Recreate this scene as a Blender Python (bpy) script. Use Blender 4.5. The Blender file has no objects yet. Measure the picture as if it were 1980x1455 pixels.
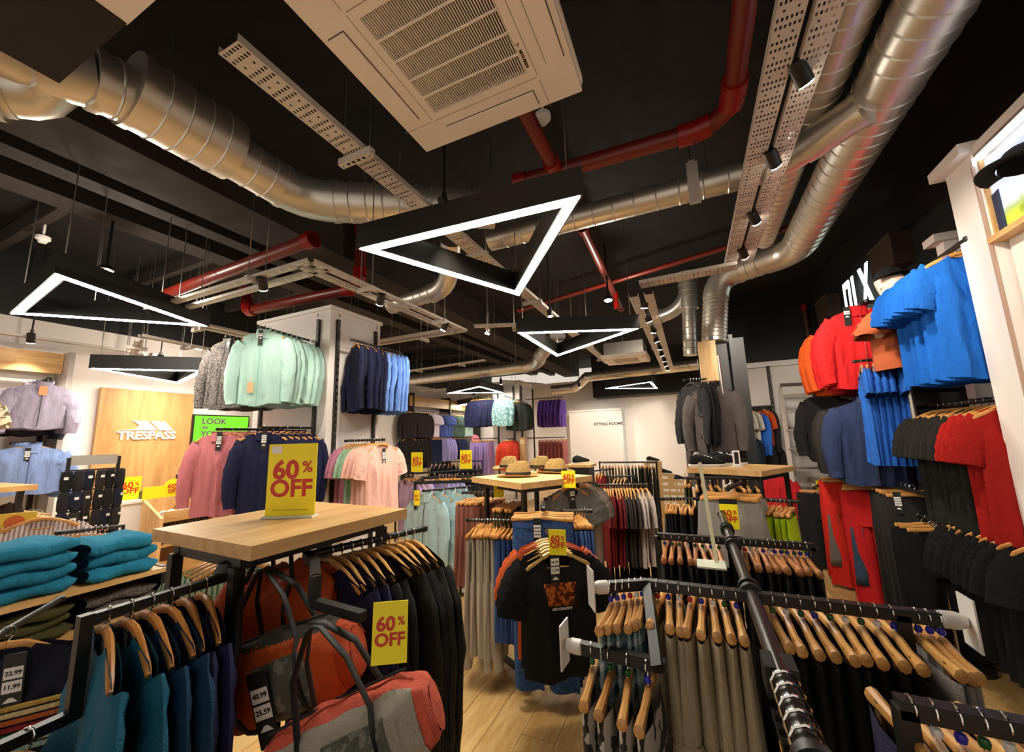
import bpy, math, random
from mathutils import Vector, Matrix
random.seed(7)
sc = bpy.context.scene
COL = sc.collection
PI = math.pi
# ------------------------------------------------------------------ camera
F_PX, YAW, PITCH, ROLL, EYE = 755.84, .42096, .1569, -.02925, 1.6
_cy, _sy = math.cos(YAW), math.sin(YAW)
FW = Vector((-_sy*math.cos(PITCH), _cy*math.cos(PITCH), math.sin(PITCH)))
_r = Vector((_cy, _sy, 0)); _u = _r.cross(FW)
RT = _r*math.cos(ROLL) + _u*math.sin(ROLL)
UP = -_r*math.sin(ROLL) + _u*math.cos(ROLL)
cd = bpy.data.cameras.new('camera'); cam = bpy.data.objects.new('camera', cd); COL.objects.link(cam)
cd.sensor_fit = 'HORIZONTAL'; cd.sensor_width = 36; cd.lens = 36*F_PX/1980
cd.clip_start = .02; cd.clip_end = 100
mw = Matrix((RT, UP, -FW)).transposed().to_4x4(); mw.translation = (0, 0, EYE)
cam.matrix_world = mw
sc.camera = cam
# ------------------------------------------------------------------ world, exposure
w = bpy.data.worlds.new('world'); sc.world = w; w.use_nodes = True
bg = w.node_tree.nodes['Background']; bg.inputs[0].default_value = (1, .88, .76, 1); bg.inputs[1].default_value = .5
vs = sc.view_settings
vs.view_transform = 'Standard'; vs.look = 'None'; vs.gamma = 1; vs.use_curve_mapping = False
vs.exposure = 0.62
LED = 58.0          # strength of the triangular LED strips
SPOT = 42.0         # watts of a track spot
WARM = (1, .89, .76)

# ------------------------------------------------------------------ helpers
def at(x, y, X=None, Y=None, Z=None):
    d = FW + RT*((x-990)/F_PX) - UP*((y-727.5)/F_PX)
    t = X/d.x if X is not None else Y/d.y if Y is not None else (Z-EYE)/d.z
    return Vector((0, 0, EYE)) + d*t
def V(*a): return Vector(a)
def roof(x, y):
    if -3.8 < x < -3.3: return 3.62
    if -4.34 < x < -4.16: return 3.72
    if -5.09 < x < -4.81: return 3.8
    return 4.045

MATS = {}
def _new(n):
    m = bpy.data.materials.new(n); m.use_nodes = True
    return m, m.node_tree.nodes, m.node_tree.links, m.node_tree.nodes['Principled BSDF']
def lin(c):
    if isinstance(c, str):
        c = [int(c[i:i+2], 16)/255 for i in (0, 2, 4)]
    return tuple((v/12.92 if v <= .04045 else ((v+.055)/1.055)**2.4) for v in c) + (1,)
def paint(c, rough=.5, metal=0, spec=.5, bump=0, bs=40):
    k = ('p', c, rough, metal, spec, bump, bs)
    if k in MATS: return MATS[k]
    m, N, L, b = _new('paint_%s' % c)
    b.inputs['Base Color'].default_value = lin(c); b.inputs['Roughness'].default_value = rough
    b.inputs['Metallic'].default_value = metal; b.inputs['Specular IOR Level'].default_value = spec
    if bump:
        t = N.new('ShaderNodeTexNoise'); t.inputs['Scale'].default_value = bs
        tc = N.new('ShaderNodeTexCoord'); L.new(tc.outputs['Object'], t.inputs['Vector'])
        bp = N.new('ShaderNodeBump'); bp.inputs['Strength'].default_value = bump; bp.inputs['Distance'].default_value = .01
        L.new(t.outputs['Fac'], bp.inputs['Height']); L.new(bp.outputs['Normal'], b.inputs['Normal'])
        r = N.new('ShaderNodeMapRange'); r.inputs['To Min'].default_value = rough*.85; r.inputs['To Max'].default_value = min(1, rough*1.2)
        L.new(t.outputs['Fac'], r.inputs['Value']); L.new(r.outputs[0], b.inputs['Roughness'])
    MATS[k] = m; return m
def emit(c, s):
    k = ('e', c, s)
    if k in MATS: return MATS[k]
    m, N, L, b = _new('lit')
    b.inputs['Base Color'].default_value = (0, 0, 0, 1)
    b.inputs['Emission Color'].default_value = tuple(c)+(1,); b.inputs['Emission Strength'].default_value = s
    MATS[k] = m; return m
def fabric(c, c2=None, pattern=None, rough=.85, scale=1.0, sheen=.25):
    """woven cloth; pattern: heather, cow, plaid, camo, stripe"""
    k = ('f', c, c2, pattern, rough, scale)
    if k in MATS: return MATS[k]
    m, N, L, b = _new('fabric_%s' % c)
    tc = N.new('ShaderNodeTexCoord')
    oi = N.new('ShaderNodeObjectInfo')
    mpg = N.new('ShaderNodeMapping'); mpg.inputs['Scale'].default_value = (1, 1, .32); L.new(tc.outputs['Object'], mpg.inputs['Vector'])
    nz = N.new('ShaderNodeTexNoise'); nz.inputs['Scale'].default_value = 13; nz.inputs['Detail'].default_value = 5; nz.inputs['Distortion'].default_value = .7
    L.new(mpg.outputs[0], nz.inputs['Vector'])
    mix = N.new('ShaderNodeMix'); mix.data_type = 'RGBA'
    A, B, FAC, OUT = mix.inputs[6], mix.inputs[7], mix.inputs[0], mix.outputs[2]
    a = lin(c)
    A.default_value = a
    if pattern in ('heather', 'cow', 'camo'):
        p = N.new('ShaderNodeTexNoise'); p.inputs['Scale'].default_value = {'heather': 160, 'cow': 20, 'camo': 22}[pattern]*scale
        p.inputs['Detail'].default_value = {'heather': 3, 'cow': 1.5, 'camo': 3}[pattern]
        L.new(tc.outputs['Object'], p.inputs['Vector'])
        r = N.new('ShaderNodeValToRGB'); lo = {'heather': .42, 'cow': .47, 'camo': .48}[pattern]
        r.color_ramp.elements[0].position = lo; r.color_ramp.elements[1].position = lo + (.14 if pattern == 'heather' else .03)
        L.new(p.outputs['Fac'], r.inputs['Fac']); L.new(r.outputs['Color'], FAC); B.default_value = lin(c2)
    elif pattern == 'plaid':
        sx = N.new('ShaderNodeSeparateXYZ'); L.new(tc.outputs['Object'], sx.inputs[0])
        outs = []
        for i in (0, 2):
            mm = N.new('ShaderNodeMath'); mm.operation = 'MULTIPLY'; mm.inputs[1].default_value = 130*scale
            add = N.new('ShaderNodeMath'); add.operation = 'ADD'
            if i == 0: L.new(sx.outputs[0], add.inputs[0]); L.new(sx.outputs[1], add.inputs[1])
            else: L.new(sx.outputs[2], add.inputs[0]); add.inputs[1].default_value = 0
            L.new(add.outputs[0], mm.inputs[0])
            s = N.new('ShaderNodeMath'); s.operation = 'SINE'; L.new(mm.outputs[0], s.inputs[0])
            g = N.new('ShaderNodeMath'); g.operation = 'GREATER_THAN'; g.inputs[1].default_value = .1; L.new(s.outputs[0], g.inputs[0]); outs.append(g)
        av = N.new('ShaderNodeMath'); av.operation = 'ADD'; L.new(outs[0].outputs[0], av.inputs[0]); L.new(outs[1].outputs[0], av.inputs[1])
        hf = N.new('ShaderNodeMath'); hf.operation = 'MULTIPLY'; hf.inputs[1].default_value = .5; L.new(av.outputs[0], hf.inputs[0])
        L.new(hf.outputs[0], FAC); B.default_value = lin(c2)
    elif pattern == 'stripe':
        sx = N.new('ShaderNodeSeparateXYZ'); L.new(tc.outputs['Object'], sx.inputs[0])
        mm = N.new('ShaderNodeMath'); mm.operation = 'MULTIPLY'; mm.inputs[1].default_value = 260*scale; L.new(sx.outputs[0], mm.inputs[0])
        s = N.new('ShaderNodeMath'); s.operation = 'SINE'; L.new(mm.outputs[0], s.inputs[0])
        g = N.new('ShaderNodeMath'); g.operation = 'GREATER_THAN'; g.inputs[1].default_value = .2; L.new(s.outputs[0], g.inputs[0])
        L.new(g.outputs[0], FAC); B.default_value = lin(c2)
    else:
        B.default_value = tuple(min(1, v*1.18+.004) for v in a[:3])+(1,)
        L.new(nz.outputs['Fac'], FAC)
    hs = N.new('ShaderNodeHueSaturation'); L.new(OUT, hs.inputs['Color'])
    mr = N.new('ShaderNodeMapRange'); mr.inputs['To Min'].default_value = .9; mr.inputs['To Max'].default_value = 1.1
    L.new(oi.outputs['Random'], mr.inputs['Value']); L.new(mr.outputs[0], hs.inputs['Value'])
    L.new(hs.outputs['Color'], b.inputs['Base Color'])
    b.inputs['Roughness'].default_value = rough; b.inputs['Specular IOR Level'].default_value = .25
    b.inputs['Sheen Weight'].default_value = sheen; b.inputs['Sheen Roughness'].default_value = .5
    b.inputs['Sheen Tint'].default_value = a
    wv = N.new('ShaderNodeTexNoise'); wv.inputs['Scale'].default_value = 420; wv.inputs['Detail'].default_value = 2
    L.new(tc.outputs['Object'], wv.inputs['Vector'])
    ad = N.new('ShaderNodeMath'); ad.operation = 'MULTIPLY_ADD'; ad.inputs[1].default_value = .15
    L.new(wv.outputs['Fac'], ad.inputs[0]); L.new(nz.outputs['Fac'], ad.inputs[2])
    bp = N.new('ShaderNodeBump'); bp.inputs['Strength'].default_value = .85; bp.inputs['Distance'].default_value = .05
    L.new(ad.outputs[0], bp.inputs['Height']); L.new(bp.outputs['Normal'], b.inputs['Normal'])
    MATS[k] = m; return m
def wood(c1, c2, scale=1.0, rough=.4, axis='Y', rings=6.0):
    k = ('w', c1, c2, scale, axis, rough)
    if k in MATS: return MATS[k]
    m, N, L, b = _new('wood_%s' % c1)
    tc = N.new('ShaderNodeTexCoord'); mp = N.new('ShaderNodeMapping'); oi = N.new('ShaderNodeObjectInfo')
    s = {'X': (.12, 1, 1), 'Y': (1, .12, 1), 'Z': (1, 1, .12)}[axis]
    mp.inputs['Scale'].default_value = tuple(v*scale for v in s)
    ra = N.new('ShaderNodeVectorMath'); ra.operation = 'SCALE'; ra.inputs[0].default_value = (7, 13, 5); L.new(oi.outputs['Random'], ra.inputs['Scale'])
    L.new(tc.outputs['Object'], mp.inputs['Vector']); L.new(ra.outputs[0], mp.inputs['Location'])
    n1 = N.new('ShaderNodeTexNoise'); n1.inputs['Scale'].default_value = rings; n1.inputs['Detail'].default_value = 8; n1.inputs['Distortion'].default_value = 1.2
    n2 = N.new('ShaderNodeTexNoise'); n2.inputs['Scale'].default_value = rings*9; n2.inputs['Detail'].default_value = 4
    L.new(mp.outputs[0], n1.inputs['Vector']); L.new(mp.outputs[0], n2.inputs['Vector'])
    add = N.new('ShaderNodeMath'); add.operation = 'MULTIPLY_ADD'; add.inputs[1].default_value = .35
    L.new(n2.outputs['Fac'], add.inputs[0]); L.new(n1.outputs['Fac'], add.inputs[2])
    r = N.new('ShaderNodeValToRGB'); r.color_ramp.elements[0].position = .45; r.color_ramp.elements[1].position = .85
    r.color_ramp.elements[0].color = lin(c2); r.color_ramp.elements[1].color = lin(c1)
    L.new(add.outputs[0], r.inputs['Fac'])
    hs = N.new('ShaderNodeHueSaturation'); mr = N.new('ShaderNodeMapRange'); mr.inputs['To Min'].default_value = .82; mr.inputs['To Max'].default_value = 1.12
    L.new(oi.outputs['Random'], mr.inputs['Value']); L.new(mr.outputs[0], hs.inputs['Value']); L.new(r.outputs['Color'], hs.inputs['Color'])
    L.new(hs.outputs['Color'], b.inputs['Base Color'])
    b.inputs['Roughness'].default_value = rough
    bp = N.new('ShaderNodeBump'); bp.inputs['Strength'].default_value = .08; L.new(n2.outputs['Fac'], bp.inputs['Height']); L.new(bp.outputs['Normal'], b.inputs['Normal'])
    MATS[k] = m; return m

BLACK = paint('15130f', .45); BLK2 = paint('0c0a09', .6); CEIL = paint('0d0a08', .9, bump=.3, bs=8)
STEEL = paint('b9b4aa', .32, 1, bump=.03, bs=30); GALV = paint('dad4c8', .38, .85); CHROME = paint('dedbd4', .15, 1)
TRAYM = paint('cfc6bb', .5, .25, bump=.05); RED = paint('6e1c10', .35, 0, bump=.05, bs=20); RED2 = paint('8c100c', .3)
CREAM = paint('f0e8e1', .7, bump=.05, bs=6); WHITE = paint('f2eee8', .45); ACW = paint('f0e4d6', .5)
OAK = wood('e0b67a', 'c08d4e', 1.6, .42); OAKZ = wood('e2ba80', 'c3935a', 1.4, .45, 'Z'); OAKX = wood('e0b67a', 'c08d4e', 1.6, .42, 'X')
HWOOD = wood('dca05a', 'b87a38', 4, .35, 'X'); FLOORM = wood('d9b478', 'b98b4c', 2.2, .38, 'Y')
YEL = paint('ffec14', .5); SIGNRED = paint('d0321c', .5); CARD = paint('efece6', .5); TAGB = paint('171513', .5)
GLASSY = paint('d8e0d8', .12)

class MB:
    def __init__(s): s.v = []; s.f = []
    def grid(s, rows, closed=False):
        o = len(s.v); n = len(rows[0])
        for r in rows: s.v += [tuple(p) for p in r]
        for i in range(len(rows)-1):
            for j in range(n if closed else n-1):
                k = (j+1) % n
                s.f.append((o+i*n+j, o+i*n+k, o+(i+1)*n+k, o+(i+1)*n+j))
        return o
    def box(s, c, d, rz=0, M=None):
        o = len(s.v); cx, cy, cz = c; a, b, h = d[0]/2, d[1]/2, d[2]/2; co, si = math.cos(rz), math.sin(rz)
        for x, y, z in ((-a,-b,-h),(a,-b,-h),(a,b,-h),(-a,b,-h),(-a,-b,h),(a,-b,h),(a,b,h),(-a,b,h)):
            p = Vector((x*co-y*si+cx, x*si+y*co+cy, z+cz))
            s.v.append(tuple(M @ p) if M else tuple(p))
        s.f += [tuple(o+i for i in q) for q in ((0,3,2,1),(4,5,6,7),(0,1,5,4),(1,2,6,5),(2,3,7,6),(3,0,4,7))]
        return s
    def bar(s, a, b, w, h, up=(0, 0, 1)):
        a, b = Vector(a), Vector(b); d = (b-a).normalized(); u = Vector(up)
        if abs(d.dot(u)) > .98: u = Vector((0, 1, 0))
        sx = d.cross(u).normalized(); su = sx.cross(d)
        o = len(s.v)
        for p in (a, b):
            for i, j in ((-1,-1),(1,-1),(1,1),(-1,1)): s.v.append(tuple(p+sx*(i*w/2)+su*(j*h/2)))
        s.f += [tuple(o+i for i in q) for q in ((0,1,2,3),(7,6,5,4),(0,4,5,1),(1,5,6,2),(2,6,7,3),(3,7,4,0))]
        return s
    def tube(s, path, r, n=10, cap=True, flat=1.0):
        P = [Vector(p) for p in path]; R = r if isinstance(r, (list, tuple)) else [r]*len(P)
        T = []
        for i in range(len(P)):
            a = P[max(0, i-1)]; b = P[min(len(P)-1, i+1)]
            d1 = (P[i]-a).normalized() if i else (b-P[i]).normalized(); d2 = (b-P[i]).normalized() if i < len(P)-1 else d1
            t = d1+d2; T.append(t.normalized() if t.length > 1e-6 else d1)
        u = Vector((0, 0, 1)) if abs(T[0].z) < .9 else Vector((0, 1, 0))
        u = (u - T[0]*u.dot(T[0])).normalized(); rows = []
        for i, p in enumerate(P):
            u = (u - T[i]*u.dot(T[i]));
            if u.length < 1e-5: u = T[i].orthogonal()
            u.normalize(); w_ = T[i].cross(u)
            rows.append([p + (u*math.cos(2*PI*k/n) + w_*math.sin(2*PI*k/n)*flat)*R[i] for k in range(n)])
        o = s.grid(rows, True)
        if cap:
            s.f.append(tuple(o+k for k in range(n))[::-1]); e = o+(len(P)-1)*n; s.f.append(tuple(e+k for k in range(n)))
        return s
    def lathe(s, prof, c=(0, 0, 0), n=20, sx=1, sy=1):
        s.grid([[(c[0]+r*sx*math.cos(2*PI*k/n), c[1]+r*sy*math.sin(2*PI*k/n), c[2]+z) for k in range(n)] for r, z in prof], True); return s
    def prism(s, poly, a, b, plane='XZ'):
        """extrude a 2D polygon between coordinates a and b of the third axis"""
        o = len(s.v); n = len(poly)
        for t in (a, b):
            for p, q in poly:
                s.v.append((p, t, q) if plane == 'XZ' else (t, p, q) if plane == 'YZ' else (p, q, t))
        s.f.append(tuple(range(o, o+n))); s.f.append(tuple(range(o+2*n-1, o+n-1, -1)))
        for i in range(n): s.f.append((o+i, o+n+i, o+n+(i+1) % n, o+(i+1) % n))
        return s
    def mesh(s, name='mesh', smooth=True, ang=40):
        m = bpy.data.meshes.new(name); m.from_pydata(s.v, [], s.f); m.validate(); m.update()
        if smooth:
            m.shade_smooth(); m.set_sharp_from_angle(angle=math.radians(ang))
        m.materials.append(None)
        return m
    def obj(s, name, mat, parent=None, smooth=True, **kw): return put(name, s.mesh(name, smooth), mat, parent, **kw)

def put(name, mesh, mat, parent=None, loc=None, rot=None, label=None, cat=None, group=None, kind=None):
    o = bpy.data.objects.new(name, mesh); COL.objects.link(o)
    if mat is not None and o.material_slots:
        o.material_slots[0].link = 'OBJECT'; o.material_slots[0].material = mat
    if loc is not None: o.location = loc
    if rot is not None: o.rotation_euler = rot
    if parent: o.parent = parent
    tag(o, label, cat, group, kind); return o
def tag(o, label=None, cat=None, group=None, kind=None):
    if label: o['label'] = label
    if cat: o['category'] = cat
    if group: o['group'] = group
    if kind: o['kind'] = kind
    return o
def thing(name, label, cat, loc=(0, 0, 0), rz=0, group=None):
    o = bpy.data.objects.new(name, None); COL.objects.link(o); o.location = loc; o.rotation_euler = (0, 0, rz); o.empty_display_size = .05
    return tag(o, label, cat, group)
def struct(name, mb, mat, smooth=False, parent=None):
    o = mb.obj(name, mat, parent, smooth)
    if not parent: o['kind'] = 'structure'
    return o
TXT = {}
def text(name, s, size, mat, parent, loc, rot, bold=.0, align='CENTER', ext=.0008, sx=1, label=None):
    k = (s, round(size, 4), bold, align, ext)
    if k not in TXT:
        c = bpy.data.curves.new(name, 'FONT'); c.body = s; c.size = size; c.align_x = align; c.align_y = 'CENTER'; c.extrude = ext; c.offset = bold; c.resolution_u = 3
        tmp = bpy.data.objects.new('tmp', c); m = bpy.data.meshes.new_from_object(tmp); bpy.data.objects.remove(tmp)
        m.materials.clear(); m.materials.append(None); TXT[k] = m
    o = put(name, TXT[k], mat, parent, loc, rot); o.scale = (sx, 1, 1)
    if label: o['label'] = label
    return o
def spot(name, loc, target, watts, size=70, blend=.6, color=WARM, parent=None, rad=.04):
    l = bpy.data.lights.new(name, 'SPOT'); l.energy = watts; l.spot_size = math.radians(size); l.spot_blend = blend; l.color = color; l.shadow_soft_size = rad
    o = bpy.data.objects.new(name, l); COL.objects.link(o); o.location = loc
    o.rotation_euler = (Vector(target)-Vector(loc)).to_track_quat('-Z', 'Y').to_euler()
    return o
# ================================================================== structure
b = MB(); b.box((-2.6, 6, -.06), (9.8, 16, .1)); FLOOR = struct('floor', b, paint('6b4a28', .6))
PW, PL = .19, 1.25
pm = MB().box((0, 0, .0), (PW-.003, PL-.003, .02)).mesh('plank', False)
rest = MB()
i = 0
x = 2.05
while x > -7.3:
    y = -1.6 + (.42*i) % PL
    while y < 13:
        if x > -4.3 and .2 < y < 9: put('plank', pm, FLOORM, FLOOR, (x-PW/2, y+PL/2, -.009))
        else: rest.box((x-PW/2, y+PL/2, -.009), (PW-.003, PL-.003, .02))
        y += PL
    x -= PW; i += 1
o = rest.obj('planks', FLOORM, FLOOR, False); o['kind'] = 'stuff'
struct('ceiling', MB().box((-2.6, 6, 4.15), (9.8, 16, .2)), CEIL)
# left wall, back wall, right wall
struct('wall_left', MB().box((-7.3, 6, 1.6), (.2, 16, 3.2)), CREAM)
struct('trim_1', MB().box((-7.3, 6, 3.65), (.24, 16, .9)), BLK2)
struct('wall_back', MB().box((-3.2, 12.7, 1.7), (8.2, .2, 3.4)), CREAM)
struct('trim_2', MB().box((-.8, 12.3, 3.4), (3.7, .6, 1.3)), BLK2)
struct('wall_right', MB().box((2.2, 4, 2.05), (.2, 12, 4.1)), paint('0d0b0a', .8))
struct('wall_end', MB().box((1.41, 8.1, 1.39), (1.38, .2, 2.78)), CREAM)
struct('trim_3', MB().box((1.41, 8.1, 3.44), (1.44, .3, 1.3)), BLK2)
struct('trim_4', MB().box((1.41, 7.97, 2.74), (1.38, .05, .09)), WHITE)
# fitting-room partition
g = struct('wall_fitting_room', MB().box((-2.66, 12.05, 1.17), (1.58, .1, 2.34)), CREAM)
MB().box((-2.66, 12.04, 2.36), (1.62, .16, .05)).obj('capping', WHITE, g)
MB().box((-1.86, 12.3, 1.17), (.06, .55, 2.34)).obj('return_panel', paint('d9e2e0', .6), g)
for k in range(4): MB().box((-1.83, 12.3, 1.9+.1*k), (.012, .4, .05)).obj('slat', paint('b9c2c2', .5), g)
text('lettering', 'FITTING ROOMS', .115, paint('4a423c', .6), g, (-2.25, 11.995, 1.93), (PI/2, 0, 0), .003)
# skirting on the left wall and dark floor joint on the right
struct('baseboard_left', MB().box((-7.19, 6, .05), (.02, 15, .1)), paint('8a8178', .6))
# downstand beams under the ceiling, on the left
for k, (xa, zb, wd, hh) in enumerate(((-3.55, 3.62, .5, .5), (-4.25, 3.72, .18, .34), (-4.95, 3.8, .28, .26))):
    struct('beam_%d' % (k+1), MB().box((xa, 6, zb+hh/2), (wd, 14, hh)), paint('2c2520', .85, bump=.2, bs=6))
for k in range(9):
    struct('joist_%d' % (k+1), MB().box((-6, 1.4+1.25*k, 3.98), (2.2, .08, .2)), paint('2c2520', .85))
# black bulkhead raft near the camera with its cream lay-in panel
r = struct('ceiling_raft', MB().box((-2.12, -.1, 3.3), (.58, 1.33, .18)), paint('1c120d', .8))
MB().box((-1.45, -.14, 3.24), (.78, 1.42, .05)).obj('lay_in_panel', ACW, r)

# column with slotted uprights
def column(nm, x0, x1, y0, y1, zt):
    c = struct(nm, MB().box(((x0+x1)/2, (y0+y1)/2, zt/2), (x1-x0, y1-y0, zt)), CREAM)
    MB().box(((x0+x1)/2, (y0+y1)/2, zt+.02), (x1-x0+.04, y1-y0+.04, .04)).obj('capping', WHITE, c)
    def upright(p, ax):
        m = MB(); d = (.035, .03, zt-.2) if ax == 'y' else (.03, .035, zt-.2)
        m.box((p[0], p[1], (zt-.2)/2+.1), d)
        u = m.obj('upright', BLACK, c)
        s = MB(); n = int((zt-.9)/.075)
        for k in range(n):
            z = .95+.075*k
            s.box((p[0], p[1]-.0155, z), (.012, .002, .04)) if ax == 'y' else s.box((p[0]+.0155, p[1], z), (.002, .012, .04))
        s.obj('slots', paint('5d574f', .7), u)
    upright((x0+.16, y0-.016), 'y'); upright((x1-.16, y0-.016), 'y')
    upright((x1+.016, y0+.09), 'x'); upright((x1+.016, y1-.09), 'x')
    return c
column('column_1', -4.6, -3.41, 2.9, 3.64, 3.03)
column('column_2', -4.7, -3.93, 9.2, 10.2, 3.03)

# ================================================================== triangular pendant lights
def tri_light(pts, z, label, rods=True, drop=.16):
    P = [Vector((p[0], p[1], 0)) for p in pts]; c = sum(P, Vector())/3
    t = thing('triangular_pendant_light', label, 'pendant light', (c.x, c.y, z), 0, 'triangular pendant lights')
    L_ = [p-c for p in P]
    def inset(d):
        out = []
        for i in range(3):
            a, b_, e = L_[i-1], L_[i], L_[(i+1) % 3]
            d1 = (a-b_).normalized(); d2 = (e-b_).normalized(); bis = (d1+d2).normalized()
            out.append(b_ + bis*(d/math.sin(math.acos(max(-1, min(1, d1.dot(d2))))/2)))
        return out
    o0, o1 = inset(0), inset(.075); s0, s1 = inset(.012), inset(.063)
    for i in range(3):
        j = (i+1) % 3; m = MB(); q = [o0[i], o0[j], o1[j], o1[i]]; n = 4
        for zz in (0, drop):
            m.v += [(p.x, p.y, zz) for p in q]
        m.f += [(4, 5, 6, 7), (0, 1, 5, 4), (1, 2, 6, 5), (2, 3, 7, 6), (3, 0, 4, 7), (3, 2, 1, 0)]
        m.obj('housing_bar', BLACK, t, False)
        m = MB(); m.v = [(p.x, p.y, -.004) for p in (s0[i], s0[j], s1[j], s1[i])] + [(p.x, p.y, .001) for p in (s0[i], s0[j], s1[j], s1[i])]
        m.f = [(3, 2, 1, 0), (4, 5, 6, 7), (0, 1, 5, 4), (1, 2, 6, 5), (2, 3, 7, 6), (3, 0, 4, 7)]
        m.obj('led_diffuser', emit((1, .93, .80), LED), t, False)
    if rods:
        for p in inset(.05): MB().tube([(p.x, p.y, drop), (p.x, p.y, roof(c.x+p.x, c.y+p.y)-z)], .004, 6).obj('suspension_wire', STEEL, t)
    return t
def pz(pts, z): return [at(x, y, Z=z) for x, y in pts]
tri_light(pz(((688, 481), (1129, 375), (1005, 573)), 2.8), 2.8, 'large lit triangular pendant light nearest the ceiling air conditioner')
tri_light(pz(((15, 607), (105, 527), (405, 632)), 2.8), 2.8, 'lit triangular pendant light at the left, above the folded teal sweaters')
tri_light([(-6.15, 2.0), (-5.3, 2.76), (-6.7, 3.15)], 2.52, 'flat-looking triangular pendant light in front of the wooden logo panel')
tri_light(pz(((998, 643), (1238, 635), (1076, 690)), 2.75), 2.75, 'triangular pendant light behind the largest one, over the straw hats')
tri_light([(-5.55, 8.3), (-4.3, 9.05), (-4.2, 7.6)], 2.76, 'triangular pendant light in front of the far white column')
tri_light([(-8.6+1.7, 10.9), (-5.9, 11.7), (-5.7, 10.3)], 2.7, 'farthest triangular pendant light over the back left clothes rails')
tri_light([(-1.94, 10.2), (-.72, 9.55), (-.70, 11.2)], 2.8, 'triangular pendant light hanging before the fitting room wall')

# ================================================================== ceiling cassette air conditioner
def cassette(cx, cy, z, w, label, logo=True, grp='ceiling cassettes'):
    t = thing('ceiling_air_conditioner', label, 'air conditioner', (cx, cy, z), 0, grp)
    h = w/2
    m = MB(); R = .035; pts = []
    for sx, sy, a0 in ((1, 1, 0), (-1, 1, 90), (-1, -1, 180), (1, -1, 270)):
        for k in range(5):
            a = math.radians(a0+22.5*k); pts.append((sx*(h-R)+R*math.cos(a), sy*(h-R)+R*math.sin(a)))
    g_ = .27*w  # grille half size
    m.prism(pts, .034, .06, 'XY'); m.obj('fascia_body', ACW, t, False)
    # bottom frame built around the grille opening
    m = MB(); ins = h-.01
    m.box((0, (ins+g_)/2, .016), (2*ins, ins-g_, .038)); m.box((0, -(ins+g_)/2, .016), (2*ins, ins-g_, .038))
    m.box(((ins+g_)/2, 0, .016), (ins-g_, 2*g_, .038)); m.box((-(ins+g_)/2, 0, .016), (ins-g_, 2*g_, .038))
    m.obj('front_panel', ACW, t, False)
    MB().box((0, 0, .032), (2*g_, 2*g_, .003)).obj('grille_cavity', paint('050404', .9), t, False)
    sl = MB().box((0, 0, 0), (2*g_/118, 2*g_, .008)).mesh('slat', False)
    for k in range(46): put('slat', sl, ACW, t, (-g_+(k+.5)*2*g_/46, 0, .004))
    br = MB().box((0, 0, 0), (2*g_, .008, .006)).mesh('cross_rib', False)
    for k in range(1, 5): put('cross_rib', br, ACW, t, (0, -g_+k*2*g_/5, -.003))
    # four air outlet flaps with a dark joint round each
    for k in range(4):
        M_ = Matrix.Rotation(k*PI/2, 4, 'Z'); d = (h+g_)/2+.03
        MB().box((0, d, -.0035), (2*g_*.98, .088, .002), M=M_).obj('outlet_gap', paint('4d4239', .8), t, False)
        MB().box((0, d, -.007), (2*g_*.98-.008, .08, .008), M=M_).obj('outlet_flap', ACW, t, False)
        MB().box((0, g_+.04, -.0032), (2*g_*1.12, .003, .001), M=M_).obj('panel_seam', paint('9a8c7e', .7), t, False)
        MB().box((g_*1.16, d, -.0032), (.003, .17, .001), M=M_).obj('corner_seam', paint('9a8c7e', .7), t, False)
    if logo:
        lg = MB()
        for k in range(3):
            a = PI/2+k*2*PI/3; M_ = Matrix.Translation((g_+.014, g_-.14, -.0035)) @ Matrix.Rotation(a, 4, 'Z')
            o_ = len(lg.v)
            for q in ((0, 0), (.006, .0035), (.012, 0), (.006, -.0035)): lg.v.append(tuple(M_ @ Vector((q[0], q[1], 0))))
            lg.f.append(tuple(range(o_+3, o_-1, -1)))
        lg.obj('logo_mark', paint('3a2a22', .5), t, False)
        text('logo_lettering', 'MITSUBISHI', .018, paint('3a2a22', .5), t, (g_+.014, g_-.07, -.004), (PI, 0, PI/2), .0006)
    MB().box((0, 0, .17), (w*.86, w*.86, .26)).obj('casing', STEEL, t, False)
    for sx in (-1, 1):
        for sy in (-1, 1): MB().tube([(sx*h*.75, sy*h*.8, .2), (sx*h*.75, sy*h*.8, 4.045-z)], .005, 6).obj('hanger_rod', STEEL, t)
    return t
ca = at(825, 297, Z=3.27); cb = at(1130, 176, Z=3.27); cw = cb.x-ca.x
cassette((ca.x+cb.x)/2, (ca.y+cb.y)/2-cw/2, 3.27, cw, 'large cream four-way ceiling cassette air conditioner above the nearest pendant light')
pc = at(1205, 690, Z=3.05)
cassette(pc.x, pc.y+.4, 3.05, .85, 'distant ceiling cassette air conditioner beyond the white cable tray', False)

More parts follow.
